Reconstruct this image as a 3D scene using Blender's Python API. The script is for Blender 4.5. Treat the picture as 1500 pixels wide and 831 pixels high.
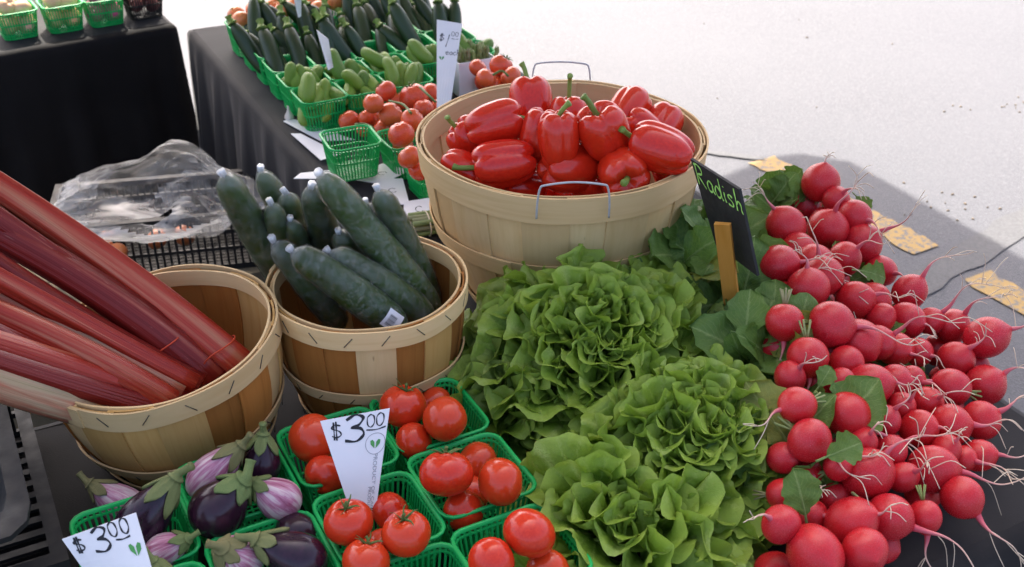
import bpy, bmesh, math, random
from mathutils import Vector, Matrix, Euler, noise as mnoise
rnd = random.Random(7)
sc = bpy.context.scene
for o in list(bpy.data.objects): bpy.data.objects.remove(o)
COL = sc.collection
V = Vector

# ------------------------------------------------------------------ camera
PITCH = math.atan(.6); FPX = 1700.0
CAMP = V((0, 0, 1.81))
cam = bpy.data.cameras.new('camera'); camo = bpy.data.objects.new('camera', cam); COL.objects.link(camo)
camo.location = CAMP; camo.rotation_euler = (math.pi/2-PITCH, 0, 0)
cam.sensor_width = 36; cam.lens = FPX/1500*36; cam.clip_start = .02; cam.clip_end = 400
cam.dof.use_dof = True; cam.dof.focus_distance = 1.58; cam.dof.aperture_fstop = 9
sc.camera = camo
# ------------------------------------------------------------------ sky, sun, exposure
SUN_EL = math.radians(52); SUN_AZ = math.radians(15)         # in front of the camera, 15 degrees to the left
SDIR = V((-math.sin(SUN_AZ)*math.cos(SUN_EL), math.cos(SUN_AZ)*math.cos(SUN_EL), math.sin(SUN_EL)))
w = bpy.data.worlds.new('World'); sc.world = w; w.use_nodes = True
nt = w.node_tree; bgn = nt.nodes['Background']; sky = nt.nodes.new('ShaderNodeTexSky'); sky.sky_type = 'NISHITA'; sky.sun_disc = False
sky.sun_elevation = SUN_EL; sky.sun_rotation = -SUN_AZ
sky.air_density = .55; sky.dust_density = 6.0; sky.ozone_density = .2
nt.links.new(sky.outputs[0], bgn.inputs[0]); bgn.inputs[1].default_value = .15
sun = bpy.data.lights.new('sun', 'SUN'); sun.energy = 3.0; sun.angle = math.radians(.6); sun.color = (1, .94, .84)
suno = bpy.data.objects.new('sun', sun); COL.objects.link(suno); suno.rotation_euler = (-SDIR).to_track_quat('-Z', 'Y').to_euler(); suno.location = SDIR*20
sc.view_settings.view_transform = 'Standard'; sc.view_settings.look = 'None'; sc.view_settings.gamma = 1
sc.view_settings.exposure = 2.2
try:
    sc.cycles.max_bounces = 10; sc.cycles.transparent_max_bounces = 16; sc.cycles.diffuse_bounces = 4
except Exception: pass

# ------------------------------------------------------------------ helpers
_s, _c = math.sin(PITCH), math.cos(PITCH)
CR, CU, CD = V((1, 0, 0)), V((0, _s, _c)), V((0, _c, -_s))
def at(x, y, z):                       # world point at height z seen at photo position (x, y)
    d = CD+CR*((x-750)/FPX)+CU*((415.5-y)/FPX)
    return CAMP+d*((z-CAMP.z)/d.z)
def depth(p): return (p-CAMP).dot(CD)
def idir(dx, dy, dz=0): return (CR*dx+CU*dy-CD*dz).normalized()   # right, up, towards the viewer
TA = math.radians(27.5); TU = V((math.cos(TA), math.sin(TA), 0)); TV = V((-math.sin(TA), math.cos(TA), 0))
def W(u, v, z=0): return TU*u+TV*v+V((0, 0, z))                   # table frame
TZ = .75                               # table height
def tf(p): return p.dot(TU), p.dot(TV)

def mesh(name, verts, faces, mat=None, smooth=True, uvs=None):
    me = bpy.data.meshes.new(name); me.from_pydata([tuple(v) for v in verts], [], faces)
    if uvs:
        uv = me.uv_layers.new(name='UVMap')
        for lp in me.loops: uv.data[lp.index].uv = uvs[lp.vertex_index]
    if smooth: me.polygons.foreach_set('use_smooth', [True]*len(me.polygons))
    if mat:
        for m in (mat if isinstance(mat, (list, tuple)) else [mat]): me.materials.append(m)
    me.update(); return me
def obj(name, me, parent=None, mx=None, mat=None):
    o = bpy.data.objects.new(name, me); COL.objects.link(o)
    if parent: o.parent = parent
    if mx is not None: o.matrix_local = mx
    if mat and not me.materials: me.materials.append(mat)
    return o
def tag(o, label=None, cat=None, group=None, kind=None):
    if label: o['label'] = label
    if cat: o['category'] = cat
    if group: o['group'] = group
    if kind: o['kind'] = kind
    return o
def thing(name, loc, label, cat, group=None, rotz=0):
    o = bpy.data.objects.new(name, None); COL.objects.link(o); o.location = loc; o.rotation_euler = (0, 0, rotz); o.empty_display_size = .02
    return tag(o, label, cat, group)
def align(d, roll=0):                  # rotation taking local +Z to d
    return d.normalized().to_track_quat('Z', 'Y').to_matrix().to_4x4() @ Matrix.Rotation(roll, 4, 'Z')
T = Matrix.Translation
def S(x, y=None, z=None):
    y = x if y is None else y; z = x if z is None else z
    return Matrix.Diagonal((x, y, z, 1))
def lathe(prof, n, mod=None):          # prof (r, z); mod(theta, t, r, z) -> (r, z)
    vs, fs, uv = [], [], []; m = len(prof)
    for j, (r, z) in enumerate(prof):
        for i in range(n):
            th = 2*math.pi*i/n; rr, zz = (mod(th, j/(m-1), r, z) if mod else (r, z))
            vs.append((rr*math.cos(th), rr*math.sin(th), zz)); uv.append((i/n, j/(m-1)))
    for j in range(m-1):
        for i in range(n):
            a, b = j*n+i, j*n+(i+1) % n; fs.append((a, b, b+n, a+n))
    if prof[0][0] < 1e-3: pass
    fs.append(tuple(reversed(range(n)))); fs.append(tuple(range((m-1)*n, m*n)))
    return vs, fs, uv
def tube(pts, rad, n=8, caps=True, flat=1.0):
    pts = [V(p) for p in pts]; vs, fs, uv = [], [], []; m = len(pts)
    rad = rad if isinstance(rad, (list, tuple)) else [rad]*m
    t = (pts[1]-pts[0]).normalized(); a = t.orthogonal().normalized()
    for j, p in enumerate(pts):
        t = (pts[min(j+1, m-1)]-pts[max(j-1, 0)]).normalized()
        a = (a-t*a.dot(t)).normalized(); b = t.cross(a)
        for i in range(n):
            th = 2*math.pi*i/n; vs.append(p+(a*math.cos(th)+b*math.sin(th)*flat)*rad[j]); uv.append((i/n, j/(m-1)))
    for j in range(m-1):
        for i in range(n):
            q, r_ = j*n+i, j*n+(i+1) % n; fs.append((q, r_, r_+n, q+n))
    if caps: fs.append(tuple(reversed(range(n)))); fs.append(tuple(range((m-1)*n, m*n)))
    return vs, fs, uv
def spline(pts, k=6):                  # Catmull-Rom
    pts = [V(p) for p in pts]; P = [pts[0]*2-pts[1]]+pts+[pts[-1]*2-pts[-2]]; out = []
    for i in range(1, len(P)-2):
        for j in range(k):
            t = j/k; a, b, c, d = P[i-1:i+3]
            out.append(.5*((2*b)+(c-a)*t+(2*a-5*b+4*c-d)*t*t+(-a+3*b-3*c+d)*t**3))
    out.append(pts[-1]); return out
class MB:
    def __init__(s): s.v, s.f, s.u = [], [], []
    def add(s, vf, mx=None):
        o = len(s.v); s.v += [(mx @ V(v)) if mx is not None else V(v) for v in vf[0]]; s.f += [tuple(i+o for i in f) for f in vf[1]]
        s.u += (vf[2] if len(vf) > 2 else [(0, 0)]*len(vf[0])); return s
    def hexa(s, c8):                   # 8 corners: bottom loop, top loop
        o = len(s.v); s.v += [V(c) for c in c8]; s.u += [(0, 0)]*8
        for f in ((0, 3, 2, 1), (4, 5, 6, 7), (0, 1, 5, 4), (1, 2, 6, 5), (2, 3, 7, 6), (3, 0, 4, 7)): s.f.append(tuple(i+o for i in f))
        return s
    def box(s, lo, hi):
        (a, b, c), (d, e, f) = lo, hi
        return s.hexa([(a, b, c), (d, b, c), (d, e, c), (a, e, c), (a, b, f), (d, b, f), (d, e, f), (a, e, f)])
    def mesh(s, name, mat=None, smooth=True): return mesh(name, s.v, s.f, mat, smooth, s.u)
def shade_auto(me, ang=40):
    me.polygons.foreach_set('use_smooth', [True]*len(me.polygons))
    try: me.set_sharp_from_angle(angle=math.radians(ang))
    except Exception: pass
    return me

# ------------------------------------------------------------------ materials
def newmat(name):
    m = bpy.data.materials.new(name); m.use_nodes = True; t = m.node_tree; p = t.nodes['Principled BSDF']; return m, t, p
def N(t, typ, **kw):
    n = t.nodes.new(typ)
    for k, v in kw.items():
        if k in n.inputs: n.inputs[k].default_value = v
        else: setattr(n, k, v)
    return n
def ramp(t, fac, stops):
    n = t.nodes.new('ShaderNodeValToRGB'); e = n.color_ramp.elements
    while len(e) < len(stops): e.new(.5)
    for q, (p, c) in zip(e, stops): q.position = p; q.color = (*c, 1) if len(c) == 3 else c
    t.links.new(fac, n.inputs[0]); return n.outputs[0]
def mixc(t, fac, a, b, mode='MIX'):
    n = t.nodes.new('ShaderNodeMix'); n.data_type = 'RGBA'; n.blend_type = mode
    for idx, v in ((0, fac), (6, a), (7, b)):
        if hasattr(v, 'links'): t.links.new(v, n.inputs[idx])
        elif isinstance(v, (int, float)): n.inputs[idx].default_value = v
        else: n.inputs[idx].default_value = (*v, 1)
    return n.outputs[2]
def math_(t, op, a, b=0.0, c=0.0):
    n = t.nodes.new('ShaderNodeMath'); n.operation = op
    for i, v in enumerate((a, b, c)):
        if hasattr(v, 'links'): t.links.new(v, n.inputs[i])
        else: n.inputs[i].default_value = v
    return n.outputs[0]
def objvec(t, scale=(1, 1, 1), kind='Object', rand=True):
    tc = t.nodes.new('ShaderNodeTexCoord'); mp = t.nodes.new('ShaderNodeMapping'); mp.inputs['Scale'].default_value = scale
    t.links.new(tc.outputs[kind], mp.inputs[0])
    if rand:
        oi = t.nodes.new('ShaderNodeObjectInfo'); r = math_(t, 'MULTIPLY', oi.outputs['Random'], 37.0)
        cb = t.nodes.new('ShaderNodeCombineXYZ'); [t.links.new(r, cb.inputs[i]) for i in range(3)]; t.links.new(cb.outputs[0], mp.inputs['Location'])
    return mp.outputs[0]
def noise(t, vec, scale, detail=4, rough=.55, dist=0):
    n = N(t, 'ShaderNodeTexNoise', Scale=scale, Detail=detail, Roughness=rough, Distortion=dist)
    if vec is not None: t.links.new(vec, n.inputs['Vector'])
    return n.outputs[0]
def bump(t, p, h, strength=.3, dist=.002):
    b = N(t, 'ShaderNodeBump', Strength=strength, Distance=dist); t.links.new(h, b.inputs['Height']); t.links.new(b.outputs[0], p.inputs['Normal'])
def setp(p, **kw):
    for k, v in kw.items(): p.inputs[k.replace('_', ' ')].default_value = v
def skin(name, c1, c2, c3=None, scale=14, rough=.3, rr=.12, bmp=.1, bscale=60, coat=0, sss=0, spots=None):
    """fruit or plastic skin: blotchy mix of c1 and c2, a little hue change from piece to piece"""
    m, t, p = newmat(name); v = objvec(t)
    col = ramp(t, noise(t, v, scale, 5), [(.32, c1), (.68, c2)])
    if c3:
        oi = t.nodes.new('ShaderNodeObjectInfo'); f = math_(t, 'MULTIPLY', oi.outputs['Random'], .8); col = mixc(t, f, col, c3)
    if spots:
        col = mixc(t, ramp(t, noise(t, v, spots[1], 3), [(.62, (0, 0, 0)), (.72, (1, 1, 1))]), col, spots[0])
    t.links.new(col, p.inputs['Base Color'])
    rg = ramp(t, noise(t, v, scale*2.3, 4), [(.3, (rough,)*3), (.7, (rough+rr,)*3)]); t.links.new(rg, p.inputs['Roughness'])
    if bmp: bump(t, p, noise(t, v, bscale, 4), bmp, .002)
    p.inputs['Specular IOR Level'].default_value = .4
    if coat: setp(p, Coat_Weight=coat*.5, Coat_Roughness=.15)
    if sss: setp(p, Subsurface_Weight=sss, Subsurface_Radius=(1, .25, .1), Subsurface_Scale=.01)
    return m
def wood(name, c1, c2, c3, rough=.6, var=.6):
    m, t, p = newmat(name); v = objvec(t, (55, 4, 1), 'UV')
    n1 = noise(t, v, 1.0, 6, .6, .6); col = ramp(t, n1, [(.3, c1), (.52, c2), (.75, c1)])
    v2 = objvec(t, (9, 3, 1), 'UV'); col = mixc(t, ramp(t, noise(t, v2, 1, 4), [(.4, (0, 0, 0)), (.75, (.55,)*3)]), col, c3)
    vk = objvec(t, (60, 22, 1), 'UV'); kn = ramp(t, noise(t, vk, 1, 2), [(.735, (0, 0, 0)), (.80, (.7,)*3)]); col = mixc(t, kn, col, (.12, .06, .03))
    oi = t.nodes.new('ShaderNodeObjectInfo'); f = math_(t, 'MULTIPLY', oi.outputs['Random'], var); col = mixc(t, f, col, c3); hs = N(t, 'ShaderNodeHueSaturation', Saturation=1.12); t.links.new(col, hs.inputs['Color']); t.links.new(math_(t, 'ADD', math_(t, 'MULTIPLY', math_(t, 'FRACT', math_(t, 'MULTIPLY', oi.outputs['Random'], 7.3)), .34), .80), hs.inputs['Value']); col = hs.outputs[0]
    t.links.new(col, p.inputs['Base Color']); setp(p, Roughness=rough); p.inputs['Specular IOR Level'].default_value = .3
    bump(t, p, n1, .35, .0012); return m
def leafmat(name, dark, light, vein, edge, kveins=16, vs=.5, rough=.42, trans=.3, fan=True):
    m, t, p = newmat(name); tc = t.nodes.new('ShaderNodeTexCoord'); sep = t.nodes.new('ShaderNodeSeparateXYZ'); t.links.new(tc.outputs['UV'], sep.inputs[0])
    v = objvec(t); nz = noise(t, v, 22, 5); col = ramp(t, nz, [(.35, dark), (.65, light)])
    oi = t.nodes.new('ShaderNodeObjectInfo'); f = math_(t, 'MULTIPLY', oi.outputs['Random'], .65); col = mixc(t, f, col, light)
    ef = ramp(t, sep.outputs[1], [(.55, (0, 0, 0)), (1.0, (.7,)*3)]); col = mixc(t, ef, col, edge)
    wob = math_(t, 'MULTIPLY', math_(t, 'SUBTRACT', noise(t, v, 30, 3), .5), .06)
    x = math_(t, 'ADD', sep.outputs[0], wob)
    if not fan:                          # side veins slant from the midrib
        ax = math_(t, 'ABSOLUTE', math_(t, 'SUBTRACT', x, .5)); side = math_(t, 'SUBTRACT', sep.outputs[1], math_(t, 'MULTIPLY', ax, .8))
    else: side = x; ax = math_(t, 'ABSOLUTE', math_(t, 'SUBTRACT', x, .5))
    fr = math_(t, 'ABSOLUTE', math_(t, 'SUBTRACT', math_(t, 'FRACT', math_(t, 'MULTIPLY', side, kveins)), .5))
    vm = ramp(t, fr, [(0, (vs,)*3), (.10, (0, 0, 0))]); mid = ramp(t, ax, [(0, (.9,)*3), (.018, (.5,)*3), (.04, (0, 0, 0))])
    vv = mixc(t, 1.0, vm, mid, 'ADD'); col = mixc(t, vv, col, vein)
    bl = ramp(t, noise(t, v, 9, 3), [(.66, (0, 0, 0)), (.8, (.5,)*3)]); col = mixc(t, bl, col, (light[0]*1.5, light[1]*1.15, light[2]*.9))
    t.links.new(col, p.inputs['Base Color']); setp(p, Roughness=rough); p.inputs['Specular IOR Level'].default_value = .4
    hb = math_(t, 'SUBTRACT', noise(t, v, 70, 4), math_(t, 'MULTIPLY', vv, .8)); bump(t, p, hb, .5, .003)
    tr = t.nodes.new('ShaderNodeBsdfTranslucent'); t.links.new(mixc(t, .5, col, (light[0]*1.6, light[1]*1.5, light[2])), tr.inputs[0])
    mx = t.nodes.new('ShaderNodeMixShader'); mx.inputs[0].default_value = trans
    t.links.new(p.outputs[0], mx.inputs[1]); t.links.new(tr.outputs[0], mx.inputs[2]); t.links.new(mx.outputs[0], t.nodes['Material Output'].inputs[0]); return m
def filmmat(name, base=.12, white=.5, tip=False, tint=(.9, .93, .93), rough=.12):
    """clear plastic film: see-through, glossy and milky where it is crumpled"""
    m, t, p = newmat(name); v = objvec(t); n1 = noise(t, v, 26, 5, .65, 1.5)
    f = ramp(t, n1, [(.42, (base,)*3), (.72, (white,)*3)])
    if tip:                               # sky glints along the wrinkles, painted in as thin whitish lines
        cr = noise(t, objvec(t, (3, 9, 1), 'UV'), 1.0, 3, .5, 3.0); cr = math_(t, 'ABSOLUTE', math_(t, 'SUBTRACT', cr, .5))
        f = mixc(t, 1.0, f, ramp(t, cr, [(0, (.10,)*3), (.02, (.03,)*3), (.05, (0, 0, 0))]), 'ADD')
    if tip:
        tc = t.nodes.new('ShaderNodeTexCoord'); sep = t.nodes.new('ShaderNodeSeparateXYZ'); t.links.new(tc.outputs['UV'], sep.inputs[0])
        tp = ramp(t, sep.outputs[1], [(.88, (0, 0, 0)), (.96, (.16,)*3), (1.0, (.75,)*3)]); f = mixc(t, 1.0, f, tp, 'ADD')
    setp(p, Base_Color=(*tint, 1), Roughness=rough); n2 = noise(t, objvec(t, (9, 34, 1), 'UV') if tip else v, 1.0 if tip else 42, 4, .65, 2.5); bump(t, p, n2, .9, .004)
    tb = t.nodes.new('ShaderNodeBsdfTransparent'); mx = t.nodes.new('ShaderNodeMixShader'); t.links.new(f, mx.inputs[0])
    t.links.new(tb.outputs[0], mx.inputs[1]); t.links.new(p.outputs[0], mx.inputs[2])
    gl = t.nodes.new('ShaderNodeBsdfGlossy'); gl.inputs['Roughness'].default_value = rough
    t.links.new(p.inputs['Normal'].links[0].from_socket, gl.inputs['Normal'])
    fr = N(t, 'ShaderNodeFresnel', IOR=1.45); t.links.new(p.inputs['Normal'].links[0].from_socket, fr.inputs['Normal'])
    m2 = t.nodes.new('ShaderNodeMixShader'); t.links.new(math_(t, 'MULTIPLY', fr.outputs[0], .65), m2.inputs[0]); t.links.new(mx.outputs[0], m2.inputs[1]); t.links.new(gl.outputs[0], m2.inputs[2])
    t.links.new(m2.outputs[0], t.nodes['Material Output'].inputs[0]); return m
def bagmat(name):
    m, t, p = newmat(name); v = objvec(t, (.5, 1, 1.6), rand=False); n1 = noise(t, v, 7, 3, .55, 1.6); f = ramp(t, n1, [(.42, (.08,)*3), (.54, (.28,)*3), (.68, (.85,)*3)])
    setp(p, Base_Color=(.86, .85, .82, 1), Roughness=.14); p.inputs['Specular IOR Level'].default_value = .35; bump(t, p, noise(t, v, 16, 3, .5, 1.5), .5, .008)
    tr = t.nodes.new('ShaderNodeBsdfTranslucent'); tr.inputs[0].default_value = (.85, .84, .80, 1); m1 = t.nodes.new('ShaderNodeMixShader'); m1.inputs[0].default_value = .4; t.links.new(p.outputs[0], m1.inputs[1]); t.links.new(tr.outputs[0], m1.inputs[2])
    tb = t.nodes.new('ShaderNodeBsdfTransparent'); mx = t.nodes.new('ShaderNodeMixShader'); t.links.new(f, mx.inputs[0]); t.links.new(tb.outputs[0], mx.inputs[1]); t.links.new(m1.outputs[0], mx.inputs[2]); t.links.new(mx.outputs[0], t.nodes['Material Output'].inputs[0]); return m
def clothmat(name, col, sheen=.3):
    m, t, p = newmat(name); v = objvec(t, rand=False); c = ramp(t, noise(t, v, 6, 6), [(.3, [x*.75 for x in col]), (.7, [x*1.3 for x in col])])
    lint = ramp(t, noise(t, v, 420, 2), [(.72, (0, 0, 0)), (.78, (.25,)*3)]); c = mixc(t, lint, c, (.2, .18, .17))
    t.links.new(c, p.inputs['Base Color']); setp(p, Roughness=.75, Sheen_Weight=sheen, Sheen_Roughness=.5)
    p.inputs['Specular IOR Level'].default_value = .12
    bump(t, p, noise(t, v, 500, 2), .25, .001); return m

MAT = dict(
    tomato=skin('tomato_skin', (.52, .018, .006), (.62, .034, .010), (.60, .055, .012), 9, .15, .08, .03, 40, .2, .03),
    tomato2=skin('vine_tomato_skin', (.58, .05, .02), (.68, .09, .03), (.7, .12, .03), 9, .22, .1, .04, 40, .3, .10),
    pepper=skin('pepper_skin', (.50, .010, .005), (.64, .020, .007), (.62, .034, .010), 8, .12, .08, .04, 22, .3, .01),
    stem=skin('fresh_stem', (.16, .26, .04), (.26, .36, .07), (.12, .18, .03), 60, .5, .1, .3, 200),
    calyx=skin('calyx_green', (.10, .17, .04), (.20, .25, .08), (.22, .17, .07), 40, .6, .1, .5, 160),
    sepal=skin('sepal_green', (.05, .11, .02), (.12, .18, .04), (.16, .2, .05), 60, .55, .1, .4, 200),
    eggdark=skin('dark_eggplant_skin', (.012, .004, .012), (.03, .008, .022), (.035, .012, .02), 5, .12, .1, .05, 30, 0, 0),
    zucchini=skin('zucchini_skin', (.008, .024, .006), (.018, .042, .010), (.022, .05, .012), 60, .36, .1, .1, 80, .2),
    pickle=skin('pickle_cucumber_skin', (.055, .14, .014), (.14, .25, .03), (.24, .36, .04), 16, .38, .1, .4, 190, .1, .02),
    cucumber=skin('long_cucumber_skin', (.010, .034, .005), (.030, .075, .009), (.06, .12, .014), 16, .3, .1, .35, 120, 0),
    radish=skin('radish_skin', (.40, .007, .015), (.54, .018, .030), (.52, .014, .016), 12, .18, .16, .2, 70, .1, .0, spots=((.50, .10, .12), 20)),
    onion=skin('onion_skin', (.62, .33, .12), (.75, .5, .25), (.7, .42, .3), 10, .35, .1, .1, 40),
    redonion=skin('red_onion_skin', (.35, .05, .12), (.5, .12, .2), None, 10, .3, .1, .1, 40),
    potato=skin('red_potato_skin', (.14, .03, .03), (.22, .06, .05), None, 12, .5, .1, .2, 60),
    orange=skin('orange_tomato_skin', (.75, .18, .06), (.8, .3, .1), None, 10, .25, .1, .05, 40, .3, .1),
    garlic=skin('garlic_skin', (.6, .5, .42), (.75, .68, .6), None, 30, .5, .1, .3, 80),
    green_plastic=skin('green_plastic', (.008, .40, .085), (.012, .47, .11), (.008, .36, .075), 20, .32, .12, .05, 80),
    black_plastic=skin('black_plastic', (.008, .008, .008), (.014, .013, .013), None, 20, .5, .2, .15, 120),
    paper=skin('white_card', (.72, .71, .72), (.80, .79, .80), None, 8, .55, .1, .05, 60),
    ink=skin('black_marker', (.01, .01, .012), (.02, .02, .025), None, 60, .5, .1, 0),
    print_grey=skin('grey_print', (.28, .28, .30), (.36, .36, .38), None, 60, .6, .1, 0),
    print_green=skin('green_print', (.05, .25, .06), (.10, .35, .09), None, 60, .6, .1, 0),
    chalk=skin('lime_chalk', (.28, .62, .10), (.42, .78, .2), None, 160, .9, .05, .2, 200),
    slate=skin('chalkboard_black', (.010, .010, .011), (.02, .02, .02), None, 30, .6, .2, .1, 100),
    wire=skin('galvanised_wire', (.38, .38, .38), (.5, .5, .5), None, 80, .35, .2, .1, 200),
    rust=skin('dark_staple', (.05, .04, .03), (.1, .08, .05), None, 80, .5, .2, 0),
    rubber=skin('red_rubber_band', (.6, .06, .02), (.65, .08, .03), None, 80, .5, .1, 0),
    rubber2=skin('cream_rubber_band', (.65, .55, .38), (.7, .6, .42), None, 80, .5, .1, 0),
    asparagus=skin('asparagus_stalk', (.16, .24, .05), (.28, .34, .10), (.25, .2, .12), 40, .45, .1, .2, 100),
    foam=skin('white_foam', (.7, .7, .72), (.78, .78, .8), None, 40, .6, .1, .3, 90),
    cardboard=skin('cardboard', (.16, .13, .08), (.22, .18, .11), None, 12, .8, .1, .2, 90),
    canopy=None, cloth=clothmat('black_tablecloth', (.008, .007, .007), .05), cloth2=clothmat('charcoal_tablecloth', (.014, .0125, .0125), .10),
    wood_pale=wood('pale_basket_wood', (.68, .49, .26), (.78, .59, .34), (.60, .41, .21)),
    wood_tan=wood('tan_basket_wood', (.58, .35, .15), (.68, .45, .21), (.50, .28, .11)),
    wood_red=wood('red_brown_basket_wood', (.28, .11, .042), (.38, .165, .065), (.42, .20, .08)),
    wood_hoop=wood('hoop_wood', (.66, .47, .25), (.76, .57, .33), (.62, .42, .22), var=.3),
    wood_stake=wood('stake_wood', (.42, .20, .06), (.52, .28, .10), (.36, .17, .05)),
    lettuce=leafmat('lettuce_leaf', (.080, .170, .012), (.185, .325, .030), (.38, .50, .12), (.38, .51, .075), 11, .5, .34, .28),
    lettuce_dull=leafmat('wilted_lettuce_leaf', (.085, .165, .018), (.165, .27, .035), (.30, .38, .10), (.25, .32, .06), 13, .35, .5, .25),
    radleaf=leafmat('radish_leaf', (.05, .12, .018), (.11, .20, .03), (.24, .33, .10), (.10, .19, .03), 11, .4, .45, .25, fan=False),
    radleaf_y=leafmat('yellowing_radish_leaf', (.14, .20, .03), (.30, .30, .05), (.32, .36, .10), (.14, .2, .04), 11, .4, .45, .3, fan=False),
    film=filmmat('cucumber_film', .0, .09, True, rough=.05), bag=bagmat('bag_film'),
)
# striped eggplant: lengthwise purple streaks on a cream skin
m, t, p = newmat('striped_eggplant_skin'); v = objvec(t, (26, 1.6, 1), 'UV')
st = noise(t, v, 1.0, 5, .6, .35); c = ramp(t, st, [(.40, (.62, .47, .46)), (.52, (.46, .18, .27)), (.68, (.26, .045, .10))])
t.links.new(c, p.inputs['Base Color']); setp(p, Roughness=.3, Coat_Weight=.2); MAT['eggstripe'] = m
# rhubarb: ribbed, red with pale and green streaks
def rhubarbmat(name, stops):
    m, t, p = newmat(name); v = objvec(t, (8, .8, 1), 'UV'); n1 = noise(t, v, 1, 5, .55, .5); c = ramp(t, n1, stops)
    sp = ramp(t, noise(t, objvec(t, (120, 14, 1), 'UV'), 1, 3), [(.68, (0, 0, 0)), (.75, (.6,)*3)]); c = mixc(t, sp, c, (.55, .30, .22))
    t.links.new(c, p.inputs['Base Color']); setp(p, Roughness=.3); p.inputs['Specular IOR Level'].default_value = .3; bump(t, p, noise(t, objvec(t, (40, .5, 1), 'UV'), 1, 2), .45, .004); return m
MAT['rhu_red'] = rhubarbmat('red_rhubarb', [(.3, (.28, .016, .010)), (.50, (.38, .036, .018)), (.62, (.46, .13, .07)), (.78, (.44, .28, .15))])
MAT['rhu_dark'] = rhubarbmat('dark_rhubarb', [(.3, (.15, .009, .008)), (.58, (.21, .017, .012)), (.70, (.34, .08, .05)), (.82, (.36, .20, .12))])
MAT['rhu_pale'] = rhubarbmat('pale_rhubarb', [(.3, (.32, .035, .03)), (.44, (.42, .14, .08)), (.55, (.45, .30, .18)), (.75, (.38, .37, .17))])
# radish root: pink at the bulb, cream at the tip
m, t, p = newmat('radish_root'); tc = t.nodes.new('ShaderNodeTexCoord'); sp = t.nodes.new('ShaderNodeSeparateXYZ'); t.links.new(tc.outputs['UV'], sp.inputs[0])
c = ramp(t, sp.outputs[1], [(0, (.48, .03, .06)), (.22, (.55, .12, .14)), (.5, (.62, .38, .30)), (.8, (.62, .5, .36))]); t.links.new(c, p.inputs['Base Color']); setp(p, Roughness=.5); MAT['root'] = m
# canopy cloth lets part of the sunlight through
m, t, p = newmat('canopy_cloth'); setp(p, Base_Color=(.8, .8, .78, 1), Roughness=.8)
tr = t.nodes.new('ShaderNodeBsdfTranslucent'); tr.inputs[0].default_value = (.97, .84, .66, 1); mx = t.nodes.new('ShaderNodeMixShader'); mx.inputs[0].default_value = .13
t.links.new(p.outputs[0], mx.inputs[1]); t.links.new(tr.outputs[0], mx.inputs[2]); t.links.new(mx.outputs[0], t.nodes['Material Output'].inputs[0]); MAT['canopy'] = m
# asphalt
m, t, p = newmat('asphalt'); v = objvec(t, rand=False)
agg = N(t, 'ShaderNodeTexVoronoi', Scale=230.0); t.links.new(v, agg.inputs['Vector'])
c = ramp(t, agg.outputs['Color'], [(.2, (.046, .048, .058)), (.6, (.062, .064, .075)), (.95, (.098, .10, .112))])
c = mixc(t, ramp(t, noise(t, v, 1.1, 5), [(.35, (0, 0, 0)), (.7, (.5,)*3)]), c, (.074, .076, .088))
c = mixc(t, ramp(t, noise(t, v, 60, 3), [(.6, (0, 0, 0)), (.75, (.25,)*3)]), c, (.055, .055, .06))
t.links.new(c, p.inputs['Base Color']); setp(p, Roughness=.8); bump(t, p, agg.outputs['Distance'], .35, .004); MAT['asphalt'] = m
m, t, p = newmat('pale_asphalt'); v = objvec(t, rand=False)
c = ramp(t, noise(t, v, 120, 4), [(.3, (.05, .051, .056)), (.7, (.085, .086, .092))]); t.links.new(c, p.inputs['Base Color']); setp(p, Roughness=.8); bump(t, p, noise(t, v, 200, 3), .3, .003); MAT['crack'] = m
# worn yellow paint
m, t, p = newmat('yellow_paint'); v = objvec(t, rand=False); wr = ramp(t, noise(t, v, 55, 6, .7), [(.50, (0, 0, 0)), (.58, (1, 1, 1))])
c = mixc(t, wr, (.27, .165, .035), (.085, .085, .09)); t.links.new(c, p.inputs['Base Color']); setp(p, Roughness=.7); bump(t, p, noise(t, v, 150, 3), .3, .003); MAT['yellow'] = m
m, t, p = newmat('debris'); setp(p, Base_Color=(.16, .12, .08, 1), Roughness=.8); MAT['debris'] = m

# ------------------------------------------------------------------ setting
g = mesh('ground', [(-150, -150, 0), (150, -150, 0), (150, 150, 0), (-150, 150, 0)], [(0, 1, 2, 3)], MAT['asphalt'], False)
tag(obj('ground', g), kind='structure')
def sheet(name, pts, z, mat): return obj(name, mesh(name, [(x, y, z) for x, y in pts], [tuple(range(len(pts)))], mat, False))
def strip(name, a, b, wd, z, mat, jit=.011, n=24, seed=1):
    r = random.Random(seed); a, b = V((*a, 0)), V((*b, 0)); d = (b-a); nrm = V((-d.y, d.x, 0)).normalized()
    L, R_ = [], []
    for i in range(n+1):
        q = a+d*(i/n); e = 0 if 0 < i < n else r.uniform(-.02, .02)
        L.append(q+nrm*(wd/2+r.uniform(-jit, jit))+V((0, 0, z))); R_.append(q-nrm*(wd/2+r.uniform(-jit, jit))+V((0, 0, z)))
    vs = L+R_; fs = [(i, i+n+1, i+n+2, i+1) for i in range(n)]
    return obj(name, mesh(name, vs, fs, mat, False))
yl = strip('painted_line', (.918, 3.90), (1.32, 3.22), .115, .004, MAT['yellow'], seed=1); tag(yl, kind='structure')
yl = strip('painted_line', (1.42, 3.06), (1.95, 2.12), .115, .004, MAT['yellow'], seed=2); tag(yl, kind='structure')
ck = strip('asphalt_seam', (1.20, 2.98), (3.4, 4.9), .11, .004, MAT['crack'], .012, 40, 3); tag(ck, kind='structure')
ck = strip('asphalt_seam', (.60, 4.00), (.93, 3.90), .03, .006, MAT['crack'], .004, 14, 4); tag(ck, kind='structure')
db = MB()
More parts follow.
